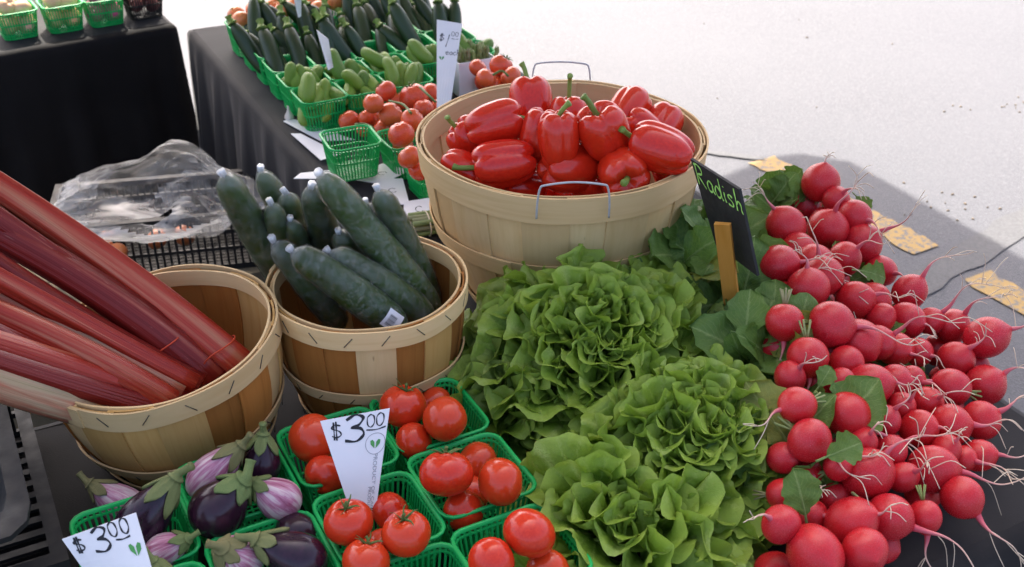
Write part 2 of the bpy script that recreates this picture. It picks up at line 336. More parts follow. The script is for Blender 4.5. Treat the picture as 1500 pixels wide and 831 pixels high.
for _ in range(34):
    if _ < 16: q = at(1400+rnd.gauss(0, 45), 300+rnd.gauss(0, 18), 0)
    elif _ < 28: q = at(rnd.choice([1395, 1480, 1470])+rnd.gauss(0, 14), 160+rnd.gauss(0, 9), 0)
    else: q = at(rnd.uniform(1000, 1500), rnd.uniform(10, 380), 0)
    r = rnd.uniform(.003, .007); a = rnd.uniform(0, 6.28); u, v_ = V((math.cos(a), math.sin(a), 0))*r, V((-math.sin(a), math.cos(a), 0))*r*.5
    db.hexa([q-u-v_, q+u-v_, q+u+v_, q-u+v_]+[q-u*.6-v_*.6+V((0, 0, .004)), q+u*.6-v_*.6+V((0, 0, .006)), q+u*.6+v_*.6+V((0, 0, .003)), q-u*.6+v_*.6+V((0, 0, .005))])
tag(obj('leaf_litter', db.mesh('leaf_litter', MAT['debris'])), 'brown crumbs of leaf litter scattered on the sunlit asphalt', 'litter', kind='stuff')

# canopy overhead, out of the picture, whose shade lies over the stall
HC = 2.7; kk = V((SDIR.x, SDIR.y, 0))/SDIR.z*HC
cp = [V((*q, 0))+kk for q in ((-2.2, 1.40), (.755, 3.743), (.96, 3.91), (1.08, 3.945), (1.25, 3.869), (1.608, 3.165), (2.49, 1.16), (-.81, -1.43))]
cn = V((sum(q.x for q in cp)/len(cp), sum(q.y for q in cp)/len(cp), HC+.55)); vs = [q+V((0, 0, HC)) for q in cp]+[q+V((0, 0, HC-.02)) for q in cp]+[cn, cn-V((0, 0, .02))]; n8 = len(cp)
fs = []
for i in range(n8):
    j = (i+1) % n8; fs += [(i, j, 2*n8), (j+n8, i+n8, 2*n8+1), (i, i+n8, j+n8, j)]
cano = thing('canopy', V((0, 0, 0)), 'white cloth market canopy on metal poles over the stall', 'canopy')
obj('roof', mesh('roof', vs, fs, MAT['canopy'], False), cano)
for q in (cp[0], cp[6], cp[7]):
    vv = tube([V((q.x, q.y, 0)), V((q.x, q.y, HC))], .02, 10); obj('pole', mesh('pole', vv[0], vv[1], MAT['wire']), cano)

# tablecloths: flat top, rolled edge, pleated skirt to the ground
def tablecloth(u0, u1, v0, v1, label, mat, seed, amp=.018, rot=0, pivot=None):
    r = random.Random(seed); per = []; n = 30; rc = .018
    cs = [(u0, v0), (u1, v0), (u1, v1), (u0, v1)]
    nrmls = [(0, -1), (1, 0), (0, 1), (-1, 0)]
    for k in range(4):
        a, b = cs[k], cs[(k+1) % 4]; L = math.hypot(b[0]-a[0], b[1]-a[1]); m_ = max(8, int(L/.025))
        for i in range(m_):
            f = i/m_; d = min(f, 1-f)*L; per.append((a[0]+(b[0]-a[0])*f, a[1]+(b[1]-a[1])*f, nrmls[k] if i else ((nrmls[k][0]+nrmls[k-1][0])*.7, (nrmls[k][1]+nrmls[k-1][1])*.7), f*L))
    rows = [(-.012, 0), (0, -.003), (.006, -.012), (.008, -.03), (.012, -.12), (.018, -.3), (.024, -.5), (.03, -.745)]
    vs, fs, cx, cy = [], [], (u0+u1)/2, (v0+v1)/2; np_ = len(per)
    def mp(u, v_, z):
        if rot:
            du, dv = u-pivot[0], v_-pivot[1]; c_, s_ = math.cos(rot), math.sin(rot); u, v_ = pivot[0]+du*c_-dv*s_, pivot[1]+du*s_+dv*c_
        return W(u, v_, z)
    for out, dz in rows:
        for q, (u, v_, nn, al) in enumerate(per):
            h = -dz; wv = .004*(1-abs(mnoise.noise(V((u*5+seed, v_*5, h*4)))))**6+amp*min(1, h/.35)*(math.sin(al*34+seed+1.3*math.sin(al*7))+.6*math.sin(al*71+2*seed))+amp*.5*min(1, h/.2)*mnoise.noise(V((u*9, v_*9, seed+h*2)))
            o = out+max(wv, -out-.0) if out > 0 else out
            z = TZ+dz+(.0015*mnoise.noise(V((u*14, v_*14, seed))) if dz > -.02 else 0)
            vs.append(mp(u+nn[0]*o, v_+nn[1]*o, z))
    for j in range(len(rows)-1):
        for i in range(np_):
            k = (i+1) % np_; fs.append((j*np_+i, (j+1)*np_+i, (j+1)*np_+k, j*np_+k))
    # top sheet as a wrinkled grid inside the edge
    o0 = len(vs); gu, gv = max(6, int((u1-u0)/.03)), max(6, int((v1-v0)/.03)); e = .012
    for j in range(gv+1):
        for i in range(gu+1):
            u = u0+e+(u1-u0-2*e)*i/gu; v_ = v0+e+(v1-v0-2*e)*j/gv
            vs.append(mp(u, v_, TZ-.0008+.0016*mnoise.noise(V((u*11, v_*11, seed*3)))))
    for j in range(gv):
        for i in range(gu):
            a = o0+j*(gu+1)+i; fs.append((a, a+1, a+gu+2, a+gu+1))
    return tag(obj('tablecloth', mesh('tablecloth', vs, fs, mat)), label, 'tablecloth')
tablecloth(.652, 1.325, .70, 3.21, 'charcoal cloth with pleated skirt under the pepper basket and radishes', MAT['cloth2'], 3)
tablecloth(-.70, .628, .70, 1.53, 'black cloth under the rhubarb and long cucumber baskets', MAT['cloth'], 5)
tablecloth(-1.5, .625, 3.28, 4.1, 'black cloth hanging below the baskets of onions', MAT['cloth'], 8, .012, math.radians(4), (.625, 3.28))

# ------------------------------------------------------------------ basket makers
def stave_mesh(rb, rt, h, wdeg, off, mat, bulge=.012, th=.0028, pinch=1.0):
    vs, fs, uv = [], [], []; nj, ni = 9, 4
    def rr(f): return rb+(rt-rb)*f**.85+bulge*math.sin(math.pi*f)
    for side in (0, 1):
        for j in range(nj+1):
            f = j/nj; r = rr(f)+off-(th if side else 0)
            for i in range(ni+1):
                a = math.radians(wdeg)*(i/ni-.5); vs.append((r*math.cos(a), r*math.sin(a), f*h)); uv.append((a*.2+.5, f*h))
    q = (nj+1)*(ni+1)
    for j in range(nj):
        for i in range(ni):
            a = j*(ni+1)+i; fs.append((a, a+1, a+ni+2, a+ni+1)); fs.append((q+a, q+a+ni+1, q+a+ni+2, q+a+1))
    for j in range(nj):
        a = j*(ni+1); fs.append((a, a+ni+1, q+a+ni+1, q+a)); a += ni; fs.append((a, q+a, q+a+ni+1, a+ni+1))
    for i in range(ni):
        fs.append((i, q+i, q+i+1, i+1)); a = nj*(ni+1)+i; fs.append((a, a+1, q+a+1, q+a))
    me = mesh('stave', vs, fs, mat, True, uv); return shade_auto(me)
def hoop_mesh(r0, r1, z0, z1, th, mat, seed=0, lap=True):
    """strip of bent wood, slightly uneven, one end lapping over the other"""
    vs, fs, uv = [], [], []; n = 96; r = random.Random(seed); ph = r.uniform(0, 6)
    for i in range(n+5):
        a = 2*math.pi*i/n; e = .0022*(i/(n+4)) if lap else 0; wb = .0012*math.sin(3*a+ph)+.0008*math.sin(7*a+ph*2)
        for (dr, z) in ((0, z0), (th, z0), (th, z1), (0, z1)):
            f = (z-z0)/(z1-z0); rad = r0+(r1-r0)*f+dr+e
            vs.append((rad*math.cos(a+ph), rad*math.sin(a+ph), z+wb)); uv.append((f*(z1-z0), a*r0))
    for i in range(n+4):
        for k in range(4):
            a, b = i*4+k, i*4+(k+1) % 4; fs.append((a, a+4, b+4, b))
    fs.append((0, 1, 2, 3)); q = (n+4)*4; fs.append((q+3, q+2, q+1, q))
    return shade_auto(mesh('hoop', vs, fs, mat, True, uv))
def wood_basket(loc, rt, rb, h, ns, label, mats, hoops, rimh, tilt=None, bulge=.012, staples=0, handles=None, seed=0):
    r = random.Random(seed); root = thing('wooden_basket', loc, label, 'basket', 'round wooden produce baskets')
    if tilt: root.rotation_euler = tilt
    def rr(f): return rb+(rt-rb)*f**.85+bulge*math.sin(math.pi*f)
    cache = {}
    for i in range(ns):
        mat = mats[i % len(mats)]; off = (0, -.0030)[i % 2]; wd = 360/ns*(1.12 if i % 2 == 0 else 1.10); key = (i % 2, mat.name)
        if key not in cache: cache[key] = stave_mesh(rb, rt, h-.003, wd, off, mat, bulge)
        obj('stave', cache[key], root, Matrix.Rotation(2*math.pi*i/ns+r.uniform(-.02, .02), 4, 'Z'))
    bm_ = lathe([(.001, 0), (rb-.006, 0), (rb-.006, .006), (.001, .006)], 40); obj('bottom', mesh('bottom', bm_[0], bm_[1], MAT['wood_tan'], False, bm_[2]), root)
    rim = obj('rim', hoop_mesh(rr(1-rimh/h)+.0008, rt+.0008, h-rimh, h, .003, MAT['wood_hoop'], seed), root)
    obj('inner_rim', hoop_mesh(rr(1-rimh/h)-.0098, rt-.0098, h-rimh+.004, h-.001, .003, MAT['wood_hoop'], seed+1), root)
    hps = [(rim, h-rimh, h)]
    for (zc, hh) in hoops:
        o = obj('hoop', hoop_mesh(rr((zc-hh/2)/h)+.001, rr((zc+hh/2)/h)+.001, zc-hh/2, zc+hh/2, .0028, MAT['wood_hoop'], seed+2+int(zc*99)), root); hps.append((o, zc-hh/2, zc+hh/2))
    if staples:
        for (o, z0, z1) in hps:
            for i in range(staples):
                a = 2*math.pi*(i+.3)/staples; d = .006*r.choice((-1, 1)); zc = (z0+z1)/2; ra = rr(min(1, zc/h))+.0048
                tv = tube([((ra)*math.cos(a-d/ra), ra*math.sin(a-d/ra), zc-.007), (ra*math.cos(a+d/ra), ra*math.sin(a+d/ra), zc+.007)], .0007, 5); obj('staple', mesh('staple', tv[0], tv[1], MAT['rust']), o)
    for ha in (handles or []):
        pts = [V((0, s*.058, 0)) for s in (-1, 1)]
        P = [V((.006, -.063, -.036)), V((.007, -.062, -.002)), V((.004, -.058, .026)), V((.004, -.048, .034)), V((.002, 0, .038)), V((.004, .048, .034)), V((.004, .058, .026)), V((.007, .062, -.002)), V((.006, .063, -.036))]
        tv = tube(spline(P, 5), .0019, 8); hm = mesh('handle', tv[0], tv[1], MAT['wire'])
        obj('handle', hm, root, Matrix.Rotation(ha, 4, 'Z') @ T((rt+.006, 0, h)) @ Matrix.Rotation(.18, 4, 'Y') @ S(.85))
    return root
def rsq(t, half, rc):                  # point and normal on a rounded square, t in 0..1
    s = half-rc; Ls = 2*s; La = math.pi*rc/2; tot = 4*(Ls+La); d = (t % 1)*tot
    for k in range(4):
        a = k*math.pi/2; ca, sa = math.cos(a), math.sin(a)
        def rt_(x, y): return (x*ca-y*sa, x*sa+y*ca)
        if d <= Ls: return rt_(half, -s+d), rt_(1, 0)
        d -= Ls
        if d <= La: b = d/rc; return rt_(s+rc*math.cos(b), s+rc*math.sin(b)), rt_(math.cos(b), math.sin(b))
        d -= La
    return rt_(half, -s), rt_(1, 0)
def berry_meshes(top, bot, h, nr=64, thin=.0011):
    rc = .018
    def P(t, f, o=0):
        half = bot/2+(top-bot)/2*f; (x, y), n = rsq(t, half, rc); return V((x+n[0]*o, y+n[1]*o, f*h))
    wall = MB()
    for i in range(nr):
        t0 = i/nr; dt = .21/nr
        a, b = t0-dt, t0+dt
        wall.hexa([P(a, 0, -thin), P(b, 0, -thin), P(b, 0, thin), P(a, 0, thin), P(a, .97, -thin), P(b, .97, -thin), P(b, .97, thin), P(a, .97, thin)])
    def band(mb, f0, f1, o, n=48, i_=None):
        i_ = -o if i_ is None else i_; s0 = len(mb.v)
        for i in range(n):
            for q in (P(i/n, f0, i_), P(i/n, f0, o), P(i/n, f1, o), P(i/n, f1, i_)): mb.v.append(q); mb.u.append((0, 0))
        for i in range(n):
            j = (i+1) % n
            for k in range(4): mb.f.append((s0+i*4+k, s0+i*4+(k+1) % 4, s0+j*4+(k+1) % 4, s0+j*4+k))
    band(wall, .50, .545, .0015); band(wall, .0, .04, .0016); band(wall, .14, .165, .0014)
    rim = MB(); s0 = 0; n = 56; pr = [(-.0012, .955), (.0026, .95), (.0042, .975), (.0036, 1.0), (.0012, 1.012), (-.0010, 1.0)]
    for i in range(n):
        for (o, f) in pr: rim.v.append(P(i/n, f, o)); rim.u.append((0, 0))
    k6 = len(pr)
    for i in range(n):
        j = (i+1) % n
        for k in range(k6): rim.f.append((i*k6+k, i*k6+(k+1) % k6, j*k6+(k+1) % k6, j*k6+k))
    band(rim, .88, .91, .0014)
    bt = MB(); e = bot/2-.004; m_ = 11
    for i in range(m_+1):
        x = -e+2*e*i/m_; bt.box((x-.0013, -e, .0004), (x+.0013, e, .0020)); bt.box((-e, x-.0013, .0009), (e, x+.0013, .0025))
    return shade_auto(wall.mesh('rib_wall', MAT['green_plastic']), 30), shade_auto(rim.mesh('rim', MAT['green_plastic']), 60), bt.mesh('base_grid', MAT['green_plastic'], False)
BQ = berry_meshes(.128, .104, .088); BP = berry_meshes(.104, .086, .075, 52, .001)
def berry_basket(u, v_, label, kind=BQ, rot=0, z=TZ, group='green plastic berry baskets'):
    b = thing('berry_basket', W(u, v_, z+.002), label, 'basket', group, TA+rot)
    for nm, me in zip(('rib_wall', 'rim', 'base_grid'), kind): obj(nm, me, b)
    return b
def relax(items, zmin=TZ+.004, it=60, slack=.97, lock=0):
    """slide touching pieces apart along the line of sight, so that none sinks into another"""
    P = [[p.copy(), r] for p, r in items]; rays = [(p-CAMP).normalized() for p, r in items]
    for _ in range(it):
        for i in range(len(P)):
            for j in range(i):
                d = P[i][0]-P[j][0]; L = d.length; need = (P[i][1]+P[j][1])*slack
                if L < need:
                    push = (need-L)*.5; si = 1 if (P[i][0]-CAMP).length > (P[j][0]-CAMP).length else -1
                    P[i][0] += rays[i]*push*si*.9; P[j][0] -= rays[j]*push*si*.9
        for k, q in enumerate(P):
            if q[0].z < zmin+q[1]: q[0] += rays[k]*((zmin+q[1]-q[0].z)/rays[k].z)
    return [q[0] for q in P]

# ------------------------------------------------------------------ produce meshes (unit size)
def tomato_mesh(seed, mat):
    r = random.Random(seed); prof = []; m_ = 20; k = r.choice((4, 5, 6)); ph = r.uniform(0, 6); am = r.uniform(.012, .03)
    for j in range(m_+1):
        a = -math.pi/2+math.pi*j/m_; prof.append((max(.002, max(0,math.cos(a))**.93), math.sin(a)*.86))
    def md(th, t_, rr, z):
        lb = 1+am*math.cos(k*th+ph)*(.4+.6*t_)+.02*math.cos(th+ph)
        if z > 0: z -= .22*math.exp(-(rr/.26)**2); z += .03*math.cos(k*th+ph)*math.exp(-((rr-.4)/.3)**2)
        return rr*lb, z
    v_, f, u = lathe(prof, 28, md); return mesh('skin', v_, f, mat, True, u)
TOM = [tomato_mesh(i, MAT['tomato']) for i in range(4)]; TOMV = [tomato_mesh(i+9, MAT['tomato2']) for i in range(3)]
def sepal_mesh(seed):
    r = random.Random(seed); mb = MB()
    for k in range(5):
        a = 2*math.pi*k/5+r.uniform(-.3, .3); L = r.uniform(.42, .62); lift = r.uniform(.02, .14)
        P = spline([V((0, 0, .64)), V((.2, 0, .78)), V((.4*L/.5, 0, .80+lift)), V((L*1.15, r.uniform(-.1, .1), .78+lift*1.6))], 4)
        n = len(P); mb.add(tube(P, [.055*(1-i/(n-1))+.02 for i in range(n)], 5, True, .35), Matrix.Rotation(a, 4, 'Z'))
    mb.add(tube(spline([V((0, 0, .6)), V((0, 0, .85)), V((.08, .04, 1.0))], 4), [.07]*4+[.06]*4+[.075], 6)); return mb.mesh('stalk', MAT['sepal'])
SEP = [sepal_mesh(i) for i in range(3)]
def put_tomato(p, r, label, group, d=None, cal=False, meshes=None, seed=0, cat='tomato', name='tomato'):
    rr = random.Random(seed); d = d or V((rr.uniform(-.8, .8), rr.uniform(-.8, .8), rr.uniform(-.2, 1)))
    t_ = thing(name, p-V((0, 0, r*.86)), label, cat, group); ms = meshes or TOM
    b = obj('skin', ms[seed % len(ms)], t_, T((0, 0, r*.86)) @ align(d, rr.uniform(0, 6)) @ S(r, r*rr.uniform(.95, 1), r*rr.uniform(.95, 1.06)))
    if cal: obj('stalk', SEP[seed % 3], b)
    return t_
def pepper_mesh(seed):
    r = random.Random(seed); k = r.choice((3, 4, 4)); ph = r.uniform(0, 6); tw = r.uniform(-.25, .25); prof = []; m_ = 26
    lob = [r.uniform(.9, 1.1) for _ in range(4)]
    for j in range(m_+1):
        a = -math.pi/2+math.pi*j/m_; f = j/m_; prof.append((max(.003, max(0,math.cos(a))**.62*(.80+.2*min(1, f*1.5))), math.copysign(abs(math.sin(a))**.85, math.sin(a))*1.12))
    def md(th, t_, rr, z):
        q = th*k/2+ph+tw*z; cre = (1-abs(math.sin(q)))**2.2; li = lob[int((q/math.pi) % k) % 4]
        rr2 = rr*(1-.115*cre)*(1+.07*(li-1)*2)
        if z > 0: z = z-.42*math.exp(-(rr/.30)**2)-.16*cre*math.exp(-((rr-.55)/.35)**2)*abs(z)
        else: z = z+.22*math.exp(-(rr/.25)**2)+.2*cre*math.exp(-((rr-.5)/.35)**2)
        rr2 *= 1+.03*math.sin(2*th+ph)
        return rr2, z
    v_, f, u = lathe(prof, 48, md); return mesh('flesh', v_, f, MAT['pepper'], True, u)
PEP = [pepper_mesh(i+20) for i in range(6)]
def pstem_mesh(seed, L=1.0):
    r = random.Random(seed); b = r.uniform(.1, .35); a = r.uniform(0, 6)
    P = spline([V((0, 0, .60)), V((0, 0, .74)), V((b*.3*math.cos(a), b*.3*math.sin(a), .95)), V((b*math.cos(a), b*math.sin(a), 1.2*L+.12)), V((1.8*b*math.cos(a), 1.8*b*math.sin(a), 1.42*L+.12))], 4)
    n = len(P); rad = [.26, .25, .22, .17, .14, .125, .115]+[.105]*(n-10)+[.115, .135, .14]
    return mesh('stem', *tube(P, rad[:n], 9)[:2], MAT['stem'])
PST = [pstem_mesh(i, L) for i, L in enumerate((.9, 1.1, 1.3, 1.0))]

# ------------------------------------------------------------------ the three wooden baskets
BIG = V((.081, 1.757, TZ+.002))
wood_basket(BIG, .234, .150, .291, 22, 'largest pale wooden bushel basket heaped with red bell peppers', [MAT['wood_pale']], [(.150, .030), (.022, .028)], .044, None, .014, 0, [math.radians(-88), math.radians(88)], 3)
CUC = W(.478, 1.372, TZ+.002)
wood_basket(CUC, .141, .104, .203, 18, 'striped wooden basket holding the wrapped long cucumbers', [MAT['wood_red'], MAT['wood_tan'], MAT['wood_red'], MAT['wood_red'], MAT['wood_pale']], [(.088, .018), (.010, .014)], .028, None, .010, 18, None, 11)
RHU = W(.204, 1.388, TZ+.010)
wood_basket(RHU, .158, .112, .186, 18, 'wooden basket with rhubarb stalks leaning over its rim', [MAT['wood_tan'], MAT['wood_red'], MAT['wood_red'], MAT['wood_pale'], MAT['wood_tan'], MAT['wood_tan']], [(.060, .018), (.010, .014)], .030, (math.radians(-2), math.radians(-7), .9), .012, 18, None, 17)

# ------------------------------------------------------------------ peppers
pepl = [  # x, y, z, image direction of the stem end, radius, length factor, stem?
    (725, 177, 1.095, (1, .28, .15), .040, 1.25, 1), (778, 148, 1.085, (-.1, 1, -.1), .041, 1.1, 1), (833, 172, 1.075, (0, 1, .2), .036, 1.1, 1),
    (790, 195, 1.085, (.2, .9, .3), .036, 1.2, 0), (818, 200, 1.09, (-.05, 1, .35), .038, 1.15, 1), (884, 190, 1.10, (-.35, .75, .55), .047, .95, 1),
    (919, 160, 1.065, (.4, .6, -.3), .040, 1.1, 0), (970, 180, 1.05, (.3, .5, -.4), .036, 1.1, 0), (968, 214, 1.09, (-.9, .35, -.1), .042, 1.25, 1),
    (738, 236, 1.055, (-1, -.18, .1), .042, 1.25, 1), (832, 243, 1.045, (.75, .1, -.6), .044, 1.15, 0), (912, 249, 1.05, (.1, -.35, .9), .046, 1.05, 1),
    (680, 246, 1.03, (.5, -.3, .1), .036, 1.1, 0), (766, 272, 1.0, (.8, 0, -.5), .034, 1.1, 0), (985, 250, 1.03, (-.2, .4, .6), .036, 1.05, 1),
    (693, 203, 1.05, (-.75, .55, .3), .038, 1.1, 1), (942, 186, 1.05, (-.7, .5, .1), .034, 1.1, 1), (863, 274, 1.0, (.3, -.7, -.5), .033, 1.0, 0)]
PL = ['red bell pepper lying on its side above the one beside the handle', 'red bell pepper standing upright nearest the tomatoes beyond the basket', 'dark red bell pepper wedged upright below the back handle', 'narrow red bell pepper half covered by the upright long-stemmed one',
      'upright red bell pepper with a long green stem mid heap', 'blocky red bell pepper showing four lobes round its thick curved stem', 'red bell pepper at the back rim behind the four-lobed one', 'red bell pepper resting on the rim towards the open pavement',
      'large red bell pepper lying on its side next to the sign', 'large red bell pepper on its side with stem over the rim by the handle', 'smooth stemless-looking red bell pepper just behind the front wire handle', 'red bell pepper facing outward with its cut green stem end',
      'red bell pepper sunk against the basket wall by the empty berry basket', 'red bell pepper sunk low under the stem-over-rim pepper', 'red bell pepper sunk at the rim beneath the one beside the sign', 'red bell pepper with short dark stem under the topmost lying one',
      'red bell pepper with pale stem behind the one beside the sign', 'red bell pepper sunk low behind the front wire handle']
hid = []
for i in range(26):
    a = i*2.4; r_ = (.108 if i < 13 else .132)*math.sqrt((i % 13+.5)/13); hid.append((BIG+V((r_*math.cos(a), r_*math.sin(a), .065 if i < 13 else .155)), .042))
pepl = [(x, y+4, z-.014, d, r*.93, min(L, 1.2), s) for x, y, z, d, r, L, s in pepl]
pos = relax([(at(x, y, z), r) for x, y, z, d, r, L, s in pepl], it=40, slack=.72)
for i, (p, (x, y, z, d, r, L, s)) in enumerate(zip(pos, pepl)):
    dd = idir(*d); k = thing('bell_pepper', p-V((0, 0, r)), PL[i], 'bell pepper', 'red bell peppers')
    b = obj('flesh', PEP[i % 6], k, T((0, 0, r)) @ align(dd, i*1.1) @ S(r, r, r*L))
    if s: obj('stem', PST[i % 4], b)
for i, (p, r) in enumerate(hid):
    k = thing('bell_pepper', p-V((0, 0, r)), 'glossy red bell pepper with its stem hidden heaped in the bushel basket', 'bell pepper', 'red bell peppers')
    obj('flesh', PEP[i % 6], k, T((0, 0, r)) @ align(V((math.sin(i*7.), math.cos(i*3.), math.sin(i*5.)*.4)), i) @ S(r, r, r*1.1))

# ------------------------------------------------------------------ long cucumbers in plastic film
def long_cuc(tip, low, r, i, sticker=False, bend=.01):
    d = (tip-low); L = d.length; up = V((0, 0, 1)); sd = d.cross(up).normalized(); n = 22
    rr = random.Random(i); nb = sd*rr.uniform(-bend, bend)+up*rr.uniform(0, bend)
    k = thing('long_cucumber', low, CL[i], 'cucumber', 'wrapped long cucumbers')
    ctr = [d*(j/n)+nb*4*(j/n)*(1-j/n) for j in range(n+1)]
    def prof(f): return max(.02, max(0, 1-abs(2*f-1)**7)**.5*(.86+.14*math.sin(math.pi*min(1, f*1.3))))
    rad = [r*prof(.01+.98*j/n)*(1+.02*math.sin(j*1.7+i)) for j in range(n+1)]
    tb = tube(ctr, rad, 18); obj('skin', mesh('skin', *tb[:2], MAT['cucumber'], True, tb[2]), k)
    # film: a little looser, puckered, gathered to a twist at the upper end
    ctw = ctr+[d+d.normalized()*.004, d+d.normalized()*.011+nb*.5]; rw = [q*1.03+.0010 for q in rad]; rw[-1] = r*.40; rw += [r*.20, r*.24]
    tb = tube(ctw, rw, 28); vv = []
    for q, v_ in enumerate(tb[0]):
        ax = ctw[q//28]; f = (q//28)/len(ctw); e = (.0012+.004*max(0, f-.55))*mnoise.noise(v_*60+V((i, 0, 0)))+.0016*max(0, f-.6)*math.sin((q % 28)*1.35)
        vv.append(v_+(v_-ax).normalized()*max(e, -.0005) if (v_-ax).length > 1e-6 else v_)
    obj('film_wrap', mesh('film_wrap', vv, tb[1], MAT['film'], True, tb[2]), k)
    if sticker:
        up_ = (CAMP-(low+d*.16)).normalized(); ax = d.normalized(); e1 = (up_-ax*up_.dot(ax)).normalized(); e2 = ax.cross(e1); R0 = r*1.09+.002; cen = ctr[4]; vs, fs = [], []
        for a in range(9):
            for b_ in range(4): an = (a/8-.5)*.95; vs.append(cen+ax*((b_/3-.5)*.026)+(e1*math.cos(an)+e2*math.sin(an))*R0)
        for a in range(8):
            for b_ in range(3): q = a*4+b_; fs.append((q, q+1, q+5, q+4))
        st = obj('sticker', mesh('sticker', vs, fs, MAT['paper']), k); mb = MB()
        for a in range(9):
            a0 = -.32+.6*a/9; wd = (.022, .034, .016)[a % 3]
            q = [cen+ax*z_+(e1*math.cos(x_)+e2*math.sin(x_))*(R0+.0004) for x_, z_ in ((a0, -.004), (a0+wd, -.004), (a0+wd, .008), (a0, .008))]; o = len(mb.v); mb.v += q; mb.u += [(0, 0)]*4; mb.f.append((o, o+1, o+2, o+3))
        obj('barcode', mb.mesh('barcode', MAT['ink'], False), st)
    return k
CL = ['wrapped long cucumber leaning over the rim towards the plastic bag', 'wrapped long cucumber tip standing highest beside the table skirt', 'wrapped long cucumber behind the broad upright one', 'broad upright wrapped long cucumber in the middle of the bunch',
      'longest wrapped cucumber lying diagonally across the striped basket', 'plain dark long cucumber leaning beside the asparagus bundle', 'wrapped long cucumber squeezed beside the one leaning towards the bag', 'shortest wrapped cucumber tip deep among the others',
      'wrapped long cucumber under the one with the barcode sticker', 'wrapped long cucumber with a white barcode sticker on its end', 'wrapped long cucumber lying between the stickered and the longest one', 'wrapped cucumber stub poking up behind the stickered one', 'dark wrapped cucumber half hidden behind the longest one']
R0 = CUC.z
cucl = [  # tip x,y,z  low x,y,z  radius
    ((330, 262, 1.12), (432, 432, .86), .0245, 0), ((383, 255, 1.08), (452, 420, .84), .021, 0), ((421, 288, 1.06), (478, 430, .83), .021, 0),
    ((456, 278, 1.09), (490, 440, .83), .0245, 0), ((472, 258, 1.12), (640, 462, .865), .0255, 0), ((556, 283, 1.08), (636, 450, .85), .0225, 0),
    ((399, 303, 1.06), (450, 445, .84), .020, 0), ((426, 326, 1.03), (470, 450, .83), .018, 0), ((404, 358, 1.02), (500, 478, .87), .023, 0),
    ((432, 370, 1.04), (592, 484, .895), .0255, 1), ((486, 372, 1.02), (632, 470, .885), .0235, 0), ((498, 344, 1.02), (560, 440, .84), .021, 0), ((538, 302, 1.04), (600, 440, .83), .020, 0)]
for i, (a, b, r, s) in enumerate(cucl): long_cuc(at(*a), at(*b), r, i, s)

# ------------------------------------------------------------------ rhubarb
rhul = [((-70, 234, 1.12), (352, 540, .865), .0235, 'rhu_red'), ((-70, 262, 1.10), (318, 560, .84), .0175, 'rhu_pale'), ((-70, 308, 1.085), (315, 556, .855), .023, 'rhu_dark'),
        ((-70, 345, 1.075), (290, 570, .86), .024, 'rhu_dark'), ((24, 414, 1.015), (270, 566, .87), .0185, 'rhu_pale'), ((-70, 405, 1.05), (262, 580, .865), .021, 'rhu_pale'), ((-70, 432, 1.05), (250, 590, .87), .020, 'rhu_red'),
        ((-70, 466, 1.05), (266, 594, .85), .022, 'rhu_dark'), ((-70, 490, 1.045), (258, 602, .845), .021, 'rhu_red'), ((-70, 526, 1.03), (250, 612, .83), .033, 'rhu_pale'), ((-70, 395, 1.02), (240, 560, .84), .02, 'rhu_dark'), ((-70, 272, 1.12), (338, 548, .862), .014, 'rhu_dark'), ((-70, 372, 1.085), (284, 566, .872), .015, 'rhu_red'), ((-70, 508, 1.05), (240, 604, .86), .015, 'rhu_dark')]
for i, (a, b, r, mt) in enumerate(rhul):
    A, B = at(*a), at(*b); d = A-B; n = 16; rr = random.Random(i); sag = V((rr.uniform(-.02, .02), 0, rr.uniform(-.018, .010)))
    P = [B+d*(j/n)+sag*4*(j/n)*(1-j/n) for j in range(n+1)]
    tb = tube(P, [r*(1.16-.22*j/n) for j in range(n+1)], 24, True, .72); vv = []
    for q, v_ in enumerate(tb[0]):          # ribbed outer face, hollow groove on the upper side
        ax = P[q//24]; th = 2*math.pi*(q % 24)/24; e = .06*math.cos(5*th+i)+.045*math.cos(12*th)-.30*max(0, math.cos(th+i))**4
        vv.append(ax+(v_-ax)*(1+e))
    lb = {'rhu_red': 'bright red rhubarb stalk ', 'rhu_dark': 'dark crimson rhubarb stalk ', 'rhu_pale': 'pale streaked rhubarb stalk '}[mt]+['topmost next to the black crate', 'squeezed under the topmost red one', 'second from the black lattice crate', 'below the two upper red ones', 'with its pale cut end showing', 'under the one with the cut end', 'in the middle of the bundle', 'second from the dark tray', 'above the lowest pale one', 'lowest, resting on the rim by the dark tray', 'hidden in the middle of the bundle', 'slim between the two topmost ones', 'slim in the upper half of the bundle', 'slim above the lowest pale one'][i]
    st = tag(obj('rhubarb_stalk', mesh('rhubarb_stalk', [v_-B for v_ in vv], tb[1], MAT[mt], True, tb[2])), lb, 'rhubarb', 'rhubarb stalks'); st.location = B
for i, (xy, c0) in enumerate((((318, 512), 0), ((336, 526), 0), ((286, 566), 0))):
    B = at(*rhul[i % 3][1]); A = at(*rhul[i % 3][0]); d = (A-B).normalized(); e1 = d.orthogonal().normalized(); e2 = d.cross(e1); c = B+d*(.035+.022*i); R_ = rhul[i % 3][2]*1.36
    ring = [c+(e1*math.cos(a)+e2*math.sin(a))*R_+d*.006*math.sin(a*2) for a in [2*math.pi*q/28 for q in range(29)]]
    tb = tube([q-c for q in ring], .0012, 5, False); o = tag(obj('rubber_band', mesh('rubber_band', *tb[:2], MAT['rubber'])), 'thin red rubber band around the lower end of rhubarb stalks', 'rubber band', 'red rubber bands'); o.location = c

